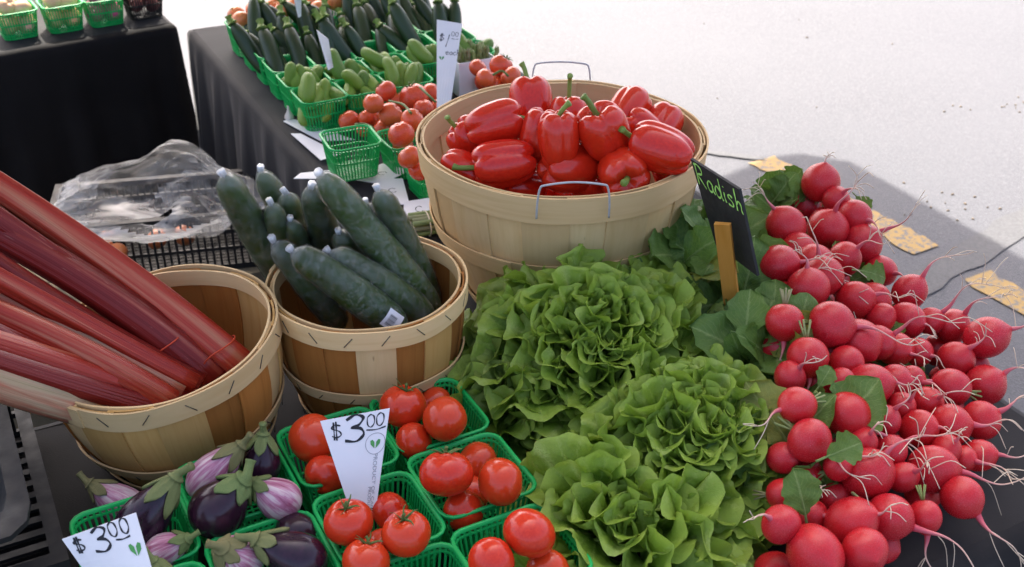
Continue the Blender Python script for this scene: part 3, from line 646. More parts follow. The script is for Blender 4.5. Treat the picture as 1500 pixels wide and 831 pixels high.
# ------------------------------------------------------------------ front berry baskets with tomatoes and eggplants
HB = TZ+.09
tb_ = {
 'T1': (.351, 1.174, 'green plastic basket of tomatoes between cucumber basket and the eggplants', [(458, 642, .868, 37, 0), (476, 696, .832, 31, 0), (520, 650, .80, 30, 0)], 'round red tomato in the basket between the cucumbers and the eggplants'),
 'T2': (.486, 1.181, 'green plastic basket of tomatoes touching the cucumber basket and the lettuce', [(590, 595, .872, 36, 1), (652, 614, .862, 33, 0), (606, 646, .835, 28, 0), (638, 592, .81, 27, 0)], 'round red tomato in the basket against the cucumbers and the lettuce'),
 'T3': (.483, 1.041, 'green plastic basket of tomatoes in the middle between price card and lettuce', [(653, 694, .872, 40, 1), (733, 706, .868, 37, 0), (679, 749, .835, 32, 0), (700, 676, .82, 30, 0), (690, 722, .80, 28, 0)], 'round red tomato in the basket between price card and lettuce'),
 'T4': (.348, 1.022, 'green plastic basket of star-stalked tomatoes holding the tall price card', [(511, 765, .872, 37, 1), (595, 781, .868, 37, 1), (536, 822, .850, 36, 1), (572, 750, .825, 30, 0), (560, 800, .80, 28, 0)], 'round red tomato in the basket below the tall price card'),
 'T5': (.474, .888, 'green plastic basket of tomatoes tucked beside the lowest lettuce leaves', [(775, 781, .880, 40, 0), (720, 823, .862, 35, 0), (802, 838, .848, 34, 0)], 'round red tomato in the basket beside the lowest lettuce leaves'),
 'T6': (.342, .880, 'green plastic basket whose rim only just shows below the star-stalked tomatoes', [(622, 868, .83, 34, 0)], 'round red tomato in the basket whose rim only just shows'),
}
sd = 0
for k, (u, v_, lab, toms, tl) in tb_.items():
    berry_basket(u, v_, lab)
    it = []
    for (x, y, z, r, c) in toms: p = at(x, y, z); it.append((p, r*depth(p)/FPX))
    for p, (x, y, z, r, c), (p0, rr) in zip(relax(it, TZ+.006, 50, .95), toms, it):
        sd += 1; d = idir(*((-.1, .85, .5) if (x, y) in ((511, 765), (595, 781)) else ((.2, .95, .25) if (x, y) == (590, 595) else ((0, 1, -.1) if (x, y) == (653, 694) else (.1, .95, .1))))) if c else V((math.sin(sd*3.), math.cos(sd*5.), -.5+math.sin(sd)*.5))
        put_tomato(p, rr, tl+(' with green stalk' if c else ''), 'tomatoes in the front baskets', d, c, None, sd)
# eggplants
def egg_prof(f, slim):                 # radius along length, f=0 blossom end, 1 stem end
    a = max(0, math.sin(math.pi*min(1, max(0, f))**.78))**.62; return max(.01, a*(1-.36*f*f*slim))
def egg_mesh(seed, mat, slim=1.0, L=1.6):
    r = random.Random(seed); ph = r.uniform(0, 6); v_, f, u = lathe([(egg_prof(.006+.985*j/24, slim), L*(2*j/24-1)) for j in range(25)], 32, lambda th, t_, rr, z: (rr*(1+.02*math.cos(2*th+ph)+.012*math.cos(3*th-ph)), z))
    return mesh('skin', v_, f, mat, True, u)
def egg_calyx(seed, slim=1.0, L=1.6):
    r = random.Random(seed); nA, nS = 40, 9; vs, fs = [], []; ph = r.uniform(0, 6); lens = [r.uniform(.30, .62) for _ in range(5)]
    for side in (0, 1):
        for s in range(nS+1):
            for i in range(nA):
                th = 2*math.pi*i/nA; q = (i/nA*5) % 1; ln = .13+lens[int(i/nA*5)]*.42*(1-abs(2*q-1))**.75+.012*math.sin(31*th+ph)
                f = 1-.004-ln*s/nS; rad = egg_prof(f, slim)+(.06 if side == 0 else .02)+.05*(s/nS)**3*(1 if side == 0 else 0)+.02*math.sin(9*th+ph); z = L*(2*f-1)+(.05 if side == 0 else 0)
                if s == 0: rad *= .6
                vs.append((rad*math.cos(th), rad*math.sin(th), z))
    M_ = (nS+1)*nA
    for s in range(nS):
        for i in range(nA):
            j = (i+1) % nA; a, b = s*nA+i, s*nA+j; fs.append((a, a+nA, b+nA, b)); fs.append((M_+a, M_+b, M_+b+nA, M_+a+nA))
    for i in range(nA): j = (i+1) % nA; a, b = nS*nA+i, nS*nA+j; fs.append((a, M_+a, M_+b, b))
    mb = MB(); mb.add((vs, fs)); bx, by = r.uniform(-.3, .3), r.uniform(-.3, .3)
    P = spline([V((0, 0, L*.93)), V((0, 0, L*1.05)), V((bx*.5, by*.5, L*1.2)), V((bx, by, L*1.36))], 4); n = len(P); mb.add(tube(P, [.36, .30, .24, .2, .18, .165]+[.155]*(n-8)+[.17, .19], 9)); return mb.mesh('calyx', MAT['calyx'])
EGG = {}
def put_egg(x, y, z, d, r, L, kind, lab, seed, slim=1.0):
    p = at(x, y, z); key = (kind, L, slim)
    if key not in EGG: EGG[key] = egg_mesh(seed, MAT['eggdark' if kind == 'd' else 'eggstripe'], slim, L)
    k = thing('eggplant', p-V((0, 0, r)), lab, 'eggplant', 'eggplants in green baskets'); b = obj('skin', EGG[key], k, T((0, 0, r)) @ align(idir(*d), seed*1.3) @ S(r)); obj('calyx', egg_calyx(seed, slim, L), b)
berry_basket(.213, 1.161, 'green plastic basket of mixed eggplants between rhubarb basket and tomatoes')
berry_basket(.078, 1.128, 'green plastic basket of eggplants holding the short price card'); berry_basket(.211, 1.010, 'green plastic basket of eggplants beside the star-stalked tomatoes')
berry_basket(.072, .985, 'green plastic basket corner below the short price card')
put_egg(318, 688, .865, (.75, .75, .1), .027, 1.75, 's', 'long lilac striped eggplant lying beside the rhubarb basket', 1)
put_egg(383, 672, .86, (.12, .95, .25), .027, 1.35, 'd', 'dark eggplant with upright green stem beside the tomato basket', 2)
put_egg(326, 738, .862, (.62, .70, .15), .037, 1.22, 'd', 'fat glossy dark eggplant filling the middle eggplant basket', 3)
put_egg(402, 727, .855, (-.75, .55, .25), .028, 1.25, 's', 'pale striped eggplant with a large green cap', 4)
put_egg(218, 752, .868, (.62, .80, .1), .031, 1.9, 'd', 'long dark eggplant lying behind the short price card', 5)
put_egg(172, 735, .815, (-.7, .5, .1), .026, 1.7, 's', 'striped eggplant seen through the basket wall behind the short price card', 6)
put_egg(248, 803, .845, (.85, .45, .25), .022, 1.4, 's', 'small pink striped eggplant at the edge of the short price card', 7)
put_egg(345, 815, .852, (-.25, .45, .75), .030, 1.2, 's', 'striped eggplant whose broad green cap faces upward', 8)
put_egg(424, 812, .855, (-.85, .45, .25), .032, 1.45, 'd', 'dark eggplant with a brown dried cap lying beside the striped one', 9)
put_egg(448, 790, .815, (.6, -.4, .0), .027, 1.5, 'd', 'dark eggplant half hidden under another at the basket wall', 10)
put_egg(235, 855, .85, (-.2, .8, .3), .026, 1.3, 'd', 'dark eggplant whose green cap peeks out below the short price card', 11)

# ------------------------------------------------------------------ handwriting
GL = {'R': [[(0, 0), (.02, .5), (.05, 1)], [(-.08, .93), (.2, 1.02), (.5, .9), (.48, .65), (.08, .5), (.3, .3), (.62, 0)]],
 'a': [[(.5, .45), (.25, .55), (.05, .3), (.15, .05), (.4, .1), (.5, .45), (.5, .15), (.62, .02)]], 'd': [[(.5, .4), (.2, .55), (.03, .25), (.2, .02), (.45, .15), (.5, .6), (.5, 1.0)], [(.5, .5), (.52, .15), (.62, 0)]],
 'i': [[(.15, .5), (.13, .25), (.2, .02)], [(.16, .74), (.17, .78)]], 's': [[(.45, .5), (.2, .55), (.1, .4), (.4, .25), (.38, .05), (.02, .04)]], 'h': [[(.06, 1.05), (.06, .5), (.05, 0)], [(.06, .3), (.25, .52), (.42, .4), (.42, .15), (.5, 0)]],
 '$': [[(.62, .78), (.3, .88), (.12, .68), (.5, .45), (.55, .2), (.25, .1), (.02, .22)], [(.42, 1.08), (.34, .5), (.24, -.08)], [(.28, 1.06), (.2, .5), (.1, -.06)]],
 '3': [[(.08, .85), (.4, 1.0), (.66, .85), (.5, .6), (.22, .52), (.55, .45), (.66, .2), (.35, -.02), (-.08, .06)]], '0': [[(.35, 1), (.1, .75), (.12, .2), (.4, 0), (.65, .3), (.6, .8), (.33, 1.0)]], '8': [[(.5, .9), (.15, .85), (.15, .6), (.55, .4), (.5, .05), (.15, .08), (.15, .4), (.6, .75), (.5, .92)]],
 '1': [[(.42, 1.05), (.3, .5), (.16, -.05)]], 'e': [[(.06, .3), (.45, .36), (.38, .55), (.12, .5), (.06, .2), (.25, .02), (.5, .12)]], 'c': [[(.45, .48), (.2, .55), (.05, .28), (.2, .02), (.48, .1)]], '_': [[(0, .05), (.5, .0), (1, .08)]], 'C': [[(.8, .85), (.4, 1.0), (.05, .6), (.15, .1), (.6, .0), (.9, .2)]]}
class Quad:                            # a card from four corners: lower left, lower right, upper right, upper left
    def __init__(s, c): s.c = c; s.n = (c[1]-c[0]).cross(c[3]-c[0]).normalized(); s.w = ((c[1]-c[0]).length+(c[2]-c[3]).length)/2; s.h = (c[3]-c[0]).length
    def wl(s, b): return (s.c[1]-s.c[0]).length*(1-b)+(s.c[2]-s.c[3]).length*b
    def p(s, a, b, o=0): c = s.c; return c[0]*(1-a)*(1-b)+c[1]*a*(1-b)+c[2]*a*b+c[3]*(1-a)*b+s.n*o
    def slab(s, th=.0006):
        mb = MB(); n = 6; o = 0
        vs = [s.p(i/n, j/n, sd*th) for sd in (1, -1) for j in range(n+1) for i in range(n+1)]; fs = []; q = (n+1)**2
        for j in range(n):
            for i in range(n): a = j*(n+1)+i; fs += [(a, a+1, a+n+2, a+n+1), (q+a, q+a+n+1, q+a+n+2, q+a+1)]
        ring = [i for i in range(n+1)]+[j*(n+1)+n for j in range(1, n+1)]+[n*(n+1)+i for i in range(n-1, -1, -1)]+[j*(n+1) for j in range(n-1, 0, -1)]
        for i in range(len(ring)): a, b = ring[i], ring[(i+1) % len(ring)]; fs.append((a, q+a, q+b, b))
        return vs, fs
    def write(s, mb, txt, a0, b0, size, wd, dirn=(1, 0), sp=.72, off=.0011):
        """pen strokes; size and width in metres; a0, b0 in card fractions"""
        x = 0
        for ch in txt:
            if ch == ' ': x += .5; continue
            for stt in GL[ch]:
                pts = [V((px_+x, py_, 0)) for px_, py_ in stt]; sp_ = spline(pts, 6) if len(pts) > 2 else pts
                L_, R_ = [], []
                for i, q in enumerate(sp_):
                    tt = (sp_[min(i+1, len(sp_)-1)]-sp_[max(0, i-1)]).normalized(); nn = V((-tt.y, tt.x, 0)); ww = wd*(.8+.25*math.sin(i*.7))
                    for lst, sg in ((L_, 1), (R_, -1)):
                        X, Y = q.x*size+nn.x*ww*sg*.5, q.y*size+nn.y*ww*sg*.5
                        X, Y = X*dirn[0]-Y*dirn[1], X*dirn[1]+Y*dirn[0]; lst.append(s.p(a0+X/s.wl(b0), b0+Y/s.h, off))
                o = len(mb.v); mb.v += L_+R_; mb.u += [(0, 0)]*(len(L_)*2); n = len(L_)
                for i in range(n-1): mb.f.append((o+i, o+n+i, o+n+i+1, o+i+1))
            x += {'i': .36, '1': .5, 'R': .78, '$': .85, '3': .85}.get(ch, sp)
        return mb
    def heart(s, mb, a0, b0, size, off=.0012):
        for sg in (1, -1):
            pts = [(0, -.5), (.45*sg, -.05), (.5*sg, .35), (.28*sg, .45), (.04*sg, .2)]; o = len(mb.v); mb.v += [s.p(a0+x*size/s.wl(b0)+sg*.0006/s.w, b0+y*size/s.h, off) for x, y in pts]; mb.u += [(0, 0)]*5; mb.f.append(tuple(o+i for i in (range(5) if sg > 0 else reversed(range(5)))))
        return mb
def fine_print(q, txt, a0, b0, size, ang, par, base, mat):
    cu = bpy.data.curves.new('fine_print', 'FONT'); cu.body = txt; cu.size = size; tmp = bpy.data.objects.new('tmp', cu); COL.objects.link(tmp)
    bpy.context.view_layer.update(); me = bpy.data.meshes.new_from_object(tmp.evaluated_get(bpy.context.evaluated_depsgraph_get())); bpy.data.objects.remove(tmp)
    ca, sa = math.cos(ang), math.sin(ang)
    for v_ in me.vertices:
        x, y = v_.co.x*ca-v_.co.y*sa, v_.co.x*sa+v_.co.y*ca; v_.co = q.p(a0+x/q.wl(b0), b0+y/q.h, .0012)-base
    me.materials.clear(); me.materials.append(mat); return obj('fine_print', me, par)
def card(corners, label, cat='price card', name='price_card', group='white price cards'):
    q = Quad(corners); base = (corners[0]+corners[1])/2; k = thing(name, base, label, cat, group)
    v_, f = q.slab(); obj('card', mesh('card', [x-base for x in v_], f, MAT['paper'], False), k); return q, k, base
def ink(q, k, base, mb, nm='lettering', mat='ink'):
    mb.v = [v_-base for v_ in mb.v]; return obj(nm, mb.mesh(nm, MAT[mat], False), k)
# tall $3.00 card in the tomato basket
q, k, b = card([at(511, 742, .835), at(551, 744, .832), at(571, 598, .935), at(469, 617, .93)], 'white tapered price card reading 3.00 standing among the tomatoes')
ink(q, k, b, q.write(q.write(q.write(MB(), '$', .10, .77, .020, .0020), '3', .33, .72, .031, .0036), '00', .66, .84, .015, .0017, sp=.75))
ink(q, k, b, q.write(MB(), '_', .66, .805, .024, .0017), 'underline'); ink(q, k, b, q.heart(MB(), .82, .66, .011), 'leaf_logo', 'print_green')
ring = MB(); c0 = [(q.p(.82+.0125*math.cos(a)/q.wl(.66), .66+.0125*math.sin(a)/q.h, .0011), q.p(.82+.0118*math.cos(a)/q.wl(.66), .66+.0118*math.sin(a)/q.h, .0011)) for a in [2*math.pi*i/32 for i in range(33)]]
for x, y in c0: ring.v += [x, y]; ring.u += [(0, 0)]*2
ring.f = [(2*i, 2*i+2, 2*i+3, 2*i+1) for i in range(32)]; ink(q, k, b, ring, 'logo_ring', 'print_grey')
fine_print(q, 'PRODUCT OF CANADA / PRODUIT', .80, .56, .0075, math.radians(-90), k, b, MAT['print_grey']); fine_print(q, 'PRODUIT DU CANADA', .70, .22, .0065, math.radians(-92), k, b, MAT['print_grey'])
# short $3.00 card among the eggplants
q, k, b = card([at(128, 842, .875), at(224, 838, .88), at(199, 751, .925), at(91, 790, .915)], 'white price card reading 3.00 tipped among the eggplants')
ink(q, k, b, q.write(q.write(q.write(MB(), '$', .08, .58, .017, .0022), '3', .34, .50, .024, .0030), '00', .58, .72, .014, .0019, sp=.9)); ink(q, k, b, q.write(MB(), '_', .64, .64, .016, .0017), 'underline'); ink(q, k, b, q.heart(MB(), .86, .42, .012), 'leaf_logo', 'print_green')
# tall $1.00 each card behind the peppers
q, k, b = card([at(640, 158, .86), at(660, 152, .86), at(677, 35, 1.00), at(640, 29, 1.005)], 'tall white price card reading 1.00 each behind the pepper basket')
ink(q, k, b, q.write(q.write(q.write(MB(), '$', .10, .76, .017, .0017), '1', .30, .70, .028, .0018), '00', .60, .83, .011, .0013, sp=.8)); ink(q, k, b, q.write(MB(), '_', .62, .795, .016, .0013), 'underline')
ink(q, k, b, q.write(MB(), 'each', .40, .60, .014, .0015, sp=.62), 'lettering'); ink(q, k, b, q.heart(MB(), .22, .56, .010), 'leaf_logo', 'print_green')
# narrow card among the pickling cucumbers, another behind it
q, k, b = card([at(481, 103, .87), at(488, 99, .87), at(481, 58, .95), at(464, 44, .95)], 'narrow white price card standing among the small cucumbers'); ink(q, k, b, q.write(MB(), '$3', .25, .50, .02, .002, (.5, .85)))
q, k, b = card([at(437, 26, .93), at(441, 24, .93), at(441, -14, 1.0), at(428, -14, 1.0)], 'narrow white price card edge standing among the zucchini')
# loose cards lying on the cloth
for j, (pts, wr) in enumerate([([(415, 178), (470, 207), (520, 205), (425, 173)], 0), ([(426, 196), (470, 235), (500, 226), (440, 196)], 0), ([(430, 262), (520, 262), (545, 243), (440, 254)], 0), ([(510, 262), (560, 270), (600, 250), (560, 240)], 1), ([(548, 300), (600, 300), (590, 262), (555, 262)], 1), ([(590, 322), (640, 330), (630, 290), (592, 296)], 1)]):
    q, k, b = card([at(x, y, TZ+.004+.0035*j) for x, y in pts], 'blank white tapered card lying on the cloth by the empty basket' if not wr else 'white card with black pen marks lying on the cloth behind the cucumbers', group='loose cards on the cloth')
    if wr: ink(q, k, b, q.write(MB(), 'C', .4, .45, .018, .002))
# Radish sign
cs = [at(1050, 358, .965), at(1111, 404, .985), at(1084, 277, 1.105), at(1013, 232, 1.095)]
q = Quad(cs); base = at(1072, 450, .90); sg = thing('radish_sign', base, 'black chalkboard sign reading Radish on a wooden stake', 'sign')
v_, f = q.slab(.002); obj('board', mesh('board', [x-base for x in v_], f, MAT['slate'], False), sg)
ink(q, sg, base, q.write(MB(), 'Radish', .07, .735, .034, .0036, (math.cos(-.02), math.sin(-.02)), .66, .003), 'lettering', 'chalk')
top, bot_ = at(1061, 322, 1.05), at(1076, 452, .895); ax = (top-bot_).normalized(); sd_ = (q.c[1]-q.c[0]); sd_ = (sd_-ax*sd_.dot(ax)).normalized(); sd_ = (sd_*.35+CR*.65); sd_ = (sd_-ax*sd_.dot(ax)).normalized(); nn = ax.cross(sd_)
if nn.dot(CAMP-top) < 0: nn = -nn
mb = MB(); hw = .0115; bot_ = bot_-ax*.08
mb.hexa([bot_-sd_*hw, bot_+sd_*hw, bot_+sd_*hw+nn*.007, bot_-sd_*hw+nn*.007]+[top-sd_*hw, top+sd_*hw, top+sd_*hw+nn*.007, top-sd_*hw+nn*.007])
mb.v = [x-base+nn*.006 for x in mb.v]; mb.u = [(0, 0), (.023, 0), (.03, 0), (.01, 0), (0, .2), (.023, .2), (.03, .2), (.01, .2)]; obj('stake', mb.mesh('stake', MAT['wood_stake'], False), sg)

# ------------------------------------------------------------------ lettuce
def lettuce_leaf(seed, spread=66, ruf=.13, waves=3.4, curl=-.1, cup=.3, mat=None):
    """fan-shaped leaf whose margin runs in rounded frills"""
    r = random.Random(seed); nr, na = 16, 64; vs, fs, uv = [], [], []; p1, p2, p3 = [r.uniform(0, 6.28) for _ in range(3)]; wv_n = waves*r.uniform(.85, 1.2)
    for j in range(nr+1):
        s = j/nr
        for i in range(na+1):
            t_ = i/na*2-1; th = math.radians(spread)*t_*(.5+.5*min(1, s*1.5))
            edge = 1-.22*abs(t_)**3+.035*math.sin(5*t_+p1)+(.012*abs(math.sin(30*t_+p3))+.05*mnoise.noise(V((t_*8, seed, 0))) if s > .93 else .01)
            rho = s*edge; x, y = rho*math.sin(th), rho*math.cos(th); ang = math.pi*wv_n*t_+p1+.9*math.sin(2.3*t_+p2)
            am = ruf*s**2.6*(.75+.35*math.sin(3.1*t_+p3)); z = curl*s*s+cup*x*x+am*math.sin(ang)+.22*am*s**4*math.sin(2.7*ang+p2)+(.05*mnoise.noise(V((x*6, y*6, seed*1.7)))+.03*mnoise.noise(V((x*15, y*15, seed*2.7))))*s
            roll = am*.75*s**3; y -= roll*(.5+.5*math.cos(ang*1.0+.6))+abs(curl)*.35*s**4; x += roll*.8*math.cos(ang)
            vs.append((x, y, z)); uv.append((t_*.5+.5, s))
    for j in range(nr):
        for i in range(na): a = j*(na+1)+i; fs.append((a, a+1, a+na+2, a+na+1))
    return mesh('leaf', vs, fs, mat or MAT['lettuce'], True, uv)
LIN = [lettuce_leaf(i, 80, .20, 4.2, -.05, .3) for i in range(8)]; LMID = [lettuce_leaf(i+10, 78, .18, 4.0, -.16, .15) for i in range(8)]
LOUT = [lettuce_leaf(i+20, 66, .13, 3.2, -.24, .05) for i in range(5)]; LDULL = [lettuce_leaf(i+30, 62, .17, 3.6, -.3, .1, MAT['lettuce_dull']) for i in range(4)]
def lettuce_head(base, axis, n, lo, hi, label, seed, t0=6, t1=100, pw=.85, sets=None, rmax=.03, dome=0):
    r = random.Random(seed); root = thing('lettuce_head', base, label, 'lettuce', 'green leaf lettuce heads'); A = align(axis)
    for i in range(n):
        f = (i+.5)/n; az = i*2.39996+r.uniform(-.6, .6); tl = math.radians(t0+(t1-t0)*f**pw+r.uniform(-20, 14)); L = (lo+(hi-lo)*f**.7)*r.uniform(.72, 1.12)
        ms = (sets or (LIN, LMID, LOUT))[0 if f < .35 else (1 if f < .75 else 2)]
        out = V((math.cos(az), math.sin(az), 0)); yd = out*math.sin(tl)+V((0, 0, 1))*math.cos(tl); zd = V((0, 0, 1))*math.sin(tl)-out*math.cos(tl); xd = yd.cross(zd)
        mx = Matrix((xd, yd, zd)).transposed().to_4x4(); mx = mx @ Matrix.Rotation(r.uniform(-.8, .8) if r.random() < .55 else r.uniform(-1.9, 1.9), 4, 'Y') @ Matrix.Rotation(r.uniform(-.35, .35), 4, 'X') @ Matrix.Rotation(r.uniform(-.3, .3), 4, 'Z')
        obj('leaf', r.choice(ms), root, A @ T(out*rmax*math.sqrt(f)*r.uniform(.6, 1.2)+V((0, 0, dome*(1-f)))) @ mx @ S(L, L, L))
    return root
lettuce_head(at(868, 555, TZ+.035), V((.06, -.26, 1)), 190, .065, .118, 'largest green leaf lettuce head spreading in front of the pepper basket', 1, 0, 92, .95, None, .135, .115)
lettuce_head(at(1006, 690, TZ+.03), V((.18, -.25, 1)), 140, .06, .10, 'green leaf lettuce head with tight frills beside the radish leaves', 2, 0, 95, .95, None, .105, .09)
lettuce_head(at(922, 800, TZ+.02), V((.1, -.35, 1)), 70, .07, .115, 'green leaf lettuce head with broad flat leaves lying at the table edge', 4, 5, 105, .85, None, .08, .05)
lettuce_head(at(762, 592, TZ+.04), V((-.40, -.30, .8)), 44, .06, .10, 'wilted olive green lettuce head hanging over the tomato baskets', 5, 10, 100, .85, (LDULL, LMID, LDULL), .065, .03)

# ------------------------------------------------------------------ radish greens
def rad_leaf(seed, mat):
    r = random.Random(seed); nl, nw = 22, 14; vs, fs, uv = [], [], []; ph = r.uniform(0, 6); bend = r.uniform(.15, .5); tw = r.uniform(-.5, .5)
    for j in range(nl+1):
        s = j/nl; wd = .30*max(0, math.sin(math.pi*min(1, max(0, (s-.22)/.78))**1.25))**.55 if s > .22 else .0
        lob = 1+.10*math.sin(s*34+ph)-(.35*max(0, math.sin(s*18+ph)) if s < .6 else 0); wd = max(.012, wd*lob)
        for i in range(nw+1):
            t_ = i/nw*2-1; x = t_*wd*(1-.12*abs(t_)); e = abs(t_)
            z = -bend*s*s+.10*e*e*wd*3*(1 if s > .25 else 0)+.03*math.sin(s*22+ph+t_*3)*e*(s > .25)+.025*mnoise.noise(V((x*9, s*9, seed)))*(s > .25)
            a = tw*s; vs.append((x*math.cos(a)-.0*z, s-.2*bend*s**3, z+x*math.sin(a))); uv.append((t_*.5+.5, s))
    for j in range(nl):
        for i in range(nw): a = j*(nw+1)+i; fs.append((a, a+1, a+nw+2, a+nw+1))
    mb = MB(); mb.add((vs, fs, uv)); P = [V((0, j/12*.8-.2*bend*(j/12*.8)**3, -bend*(j/12*.8)**2-.008)) for j in range(13)]; tb = tube(P, [.022-.0012*j for j in range(13)], 6); mb.add((tb[0], tb[1], [(.5, .3)]*len(tb[0])))
    return mesh('leaf', mb.v, mb.f, mat, True, mb.u)
RL = [rad_leaf(i, MAT['radleaf']) for i in range(6)]; RLY = [rad_leaf(40+i, MAT['radleaf_y']) for i in range(2)]
def greens(base, n, L0, L1, label, seed, lean=None, spread=1.0, ysh=.1, wide=.04):
    r = random.Random(seed); root = thing('radish_greens', base, label, 'radish leaves', 'bunched radish leaves')
    for i in range(n):
        az = r.uniform(0, 6.28); el = math.radians(r.uniform(5, 65)); d = V((math.cos(az)*math.cos(el)*spread, math.sin(az)*math.cos(el)*spread, math.sin(el)*.8)); d = (d+(lean or V((0, 0, 0)))).normalized(); L = r.uniform(L0, L1)
        zd = V((0, 0, 1))+V((r.uniform(-.6, .6), -.5+r.uniform(-.6, .5), 0)); zd = (zd-d*zd.dot(d)).normalized(); xd = d.cross(zd); mx = Matrix((xd, d, zd)).transposed().to_4x4()
        o = V((r.uniform(-wide, wide), r.uniform(-wide, wide), r.uniform(0, wide)))
        obj('leaf', r.choice(RLY if r.random() < ysh else RL), root, T(o) @ mx @ S(L*r.uniform(1.0, 1.4), L, L))
gl_ = [(1045, 400, .82, 24, .10, .16, 'dark radish leaves between the pepper basket and the sign', (-.2, .1, .1), 0), (1022, 405, .87, 16, .09, .13, 'broad radish leaf clump pressed against the pepper basket', (-.05, -.1, .35), .08), (1150, 318, .85, 30, .05, .085, 'bright radish leaves behind the sign under the topmost radishes', (.1, .2, .2), .05),
       (1095, 480, .82, 26, .08, .14, 'yellowing radish leaves below the wooden stake', (-.2, -.1, .1), .3), (1120, 570, .81, 24, .08, .13, 'dark crumpled radish leaves between lettuce and radishes', (-.2, -.1, .05), .06), (1165, 690, .80, 24, .08, .13, 'radish leaves and stalks beside the frilly lettuce head', (-.25, -.2, .05), .08), (1190, 420, .80, 22, .06, .09, 'radish leaves buried under the upper radishes', (-.3, .2, 0), 0), (1270, 560, .78, 22, .06, .085, 'radish leaves buried under the middle radishes', (-.2, 0, 0), 0)]
gl_ += [(1112, 535, .84, 20, .07, .11, 'radish leaves spilling over the lettuce below the sign stake', (-.1, -.25, .25), .2)]
for i, (x, y, z, n, l0, l1, lb, ln, ys) in enumerate(gl_): greens(at(x, y, z), n, l0, l1, lb, 60+i, V(ln), 1, ys)
# single leaves lying among the bulbs
for i, (x, y, z, dx, dy, dz, L) in enumerate([(1278, 398, .905, 1, -.1, .1, .062), (1207, 556, .92, .5, .8, .2, .042), (1232, 660, .925, .9, .45, .2, .065), (1178, 735, .88, -.2, .9, .4, .075), (1262, 295, .91, .5, -.6, .3, .045)]):
    d = idir(dx, dy, dz); zd = idir(0, .3, 1); zd = (zd-d*zd.dot(d)).normalized(); mx = Matrix((d.cross(zd), d, zd)).transposed().to_4x4()
    o = tag(obj('radish_leaf', RL[i % 6]), 'single green radish leaf lying over the red bulbs', 'leaf', 'loose radish leaves'); o.matrix_world = T(at(x, y, z)-d*L*.5) @ mx @ S(L*1.25, L, L)

# ------------------------------------------------------------------ radishes
RAD = [(1202, 268, 26), (1225, 293, 20), (1151, 332, 28), (1213, 335, 29), (1264, 355, 28), (1140, 387, 29), (1193, 382, 27), (1236, 380, 25), (1205, 405, 30), (1184, 423, 31), (1253, 440, 27), (1279, 439, 26), (1332, 428, 25), (1149, 472, 28), (1217, 476, 34), (1258, 500, 31), (1287, 502, 25), (1328, 469, 26), (1363, 471, 21), (1395, 478, 26), (1445, 495, 30), (1183, 523, 31), (1312, 512, 25), (1345, 516, 22), (1400, 527, 27),
 (1290, 466, 22), (1233, 560, 21), (1273, 564, 32), (1311, 560, 27), (1335, 556, 20), (1168, 594, 27), (1186, 645, 32), (1241, 608, 32), (1297, 616, 23), (1321, 594, 20), (1346, 628, 27), (1391, 623, 32), (1393, 567, 27), (1443, 564, 30), (1437, 616, 28), (1433, 667, 25), (1385, 659, 24), (1366, 687, 34), (1409, 729, 32), (1323, 699, 24), (1271, 695, 37), (1227, 683, 22), (1263, 649, 22), (1303, 757, 35), (1355, 757, 26), (1247, 765, 38), (1144, 768, 28), (1194, 811, 41), (1267, 807, 33), (1411, 672, 20), (1357, 590, 24), (1240, 530, 26), (1170, 365, 24), (1305, 660, 24)]
ROOT = {0: (5, 34), 2: (-42, 60), 3: (22, 92), 4: (80, 62), 5: (70, 8), 9: (-12, 60), 10: (70, 22), 13: (-6, -70), 14: (108, -10), 18: (75, 70), 19: (50, 70), 20: (70, 35), 21: (0, -60), 30: (-75, -16), 32: (110, -60), 36: (80, 8), 38: (60, 40), 39: (75, 40), 40: (70, 12), 42: (130, -5), 43: (60, -80), 45: (60, 90), 48: (130, -60), 49: (5, -70), 50: (55, 35), 51: (-50, 30), 24: (40, 60), 16: (90, 60), 33: (30, 55), 12: (60, 75), 37: (-60, 20), 8: (-20, 78)}
def rz(x, y):
    f = min(1, max(0, (x-1150)/300)); top_ = .925 if y < 600 else .925-.00035*(y-600); lowz = .80; return top_*(1-f)+lowz*f
fr_ = random.Random(5)
for _ in range(3000):
    y = fr_.uniform(300, 790); x = fr_.uniform(1140, 1140+320*min(1, max(0, y-210)/300)*(1 if y < 680 else max(.4, 1-(y-680)/170)))
    dd = sorted(math.hypot(x-a, y-b) for a, b, c in RAD)
    if dd[0] > 37 and dd[2] < 60: RAD.append((x, y, 24))
NFRONT = 59
its = []
for (x, y, r) in RAD: p = at(x, y, rz(x, y)-(0 if len(its) < NFRONT else .035)); its.append((p, r*depth(p)/FPX*1.01))
pos = relax(its, TZ+.004, 80, .86)
for i, p in enumerate(pos):            # keep the pile on the table
    u = tf(p)[0]
    if u > 1.305: ray = p-CAMP; pos[i] = CAMP+ray*(1.305/u)
def radish_bulb(seed):
    r = random.Random(seed); prof = []; m_ = 18; sh = r.uniform(.95, 1.12)
    for j in range(m_+1):
        a = -math.pi/2+math.pi*j/m_; rr = max(.003, math.cos(a)); z = math.sin(a)*sh
        if j >= m_-3: z += (j-(m_-3))**2*.014
        prof.append((rr, z))
    ph = r.uniform(0, 6); v_, f, u = lathe(prof, 26, lambda th, t_, rr, z: (rr*(1+.035*math.cos(2*th+ph)+.02*math.cos(3*th)), z+(.10*math.exp(-(rr/.3)**2) if z < 0 else 0))); return mesh('bulb', v_, f, MAT['radish'], True, u)
BUL = [radish_bulb(i) for i in range(5)]
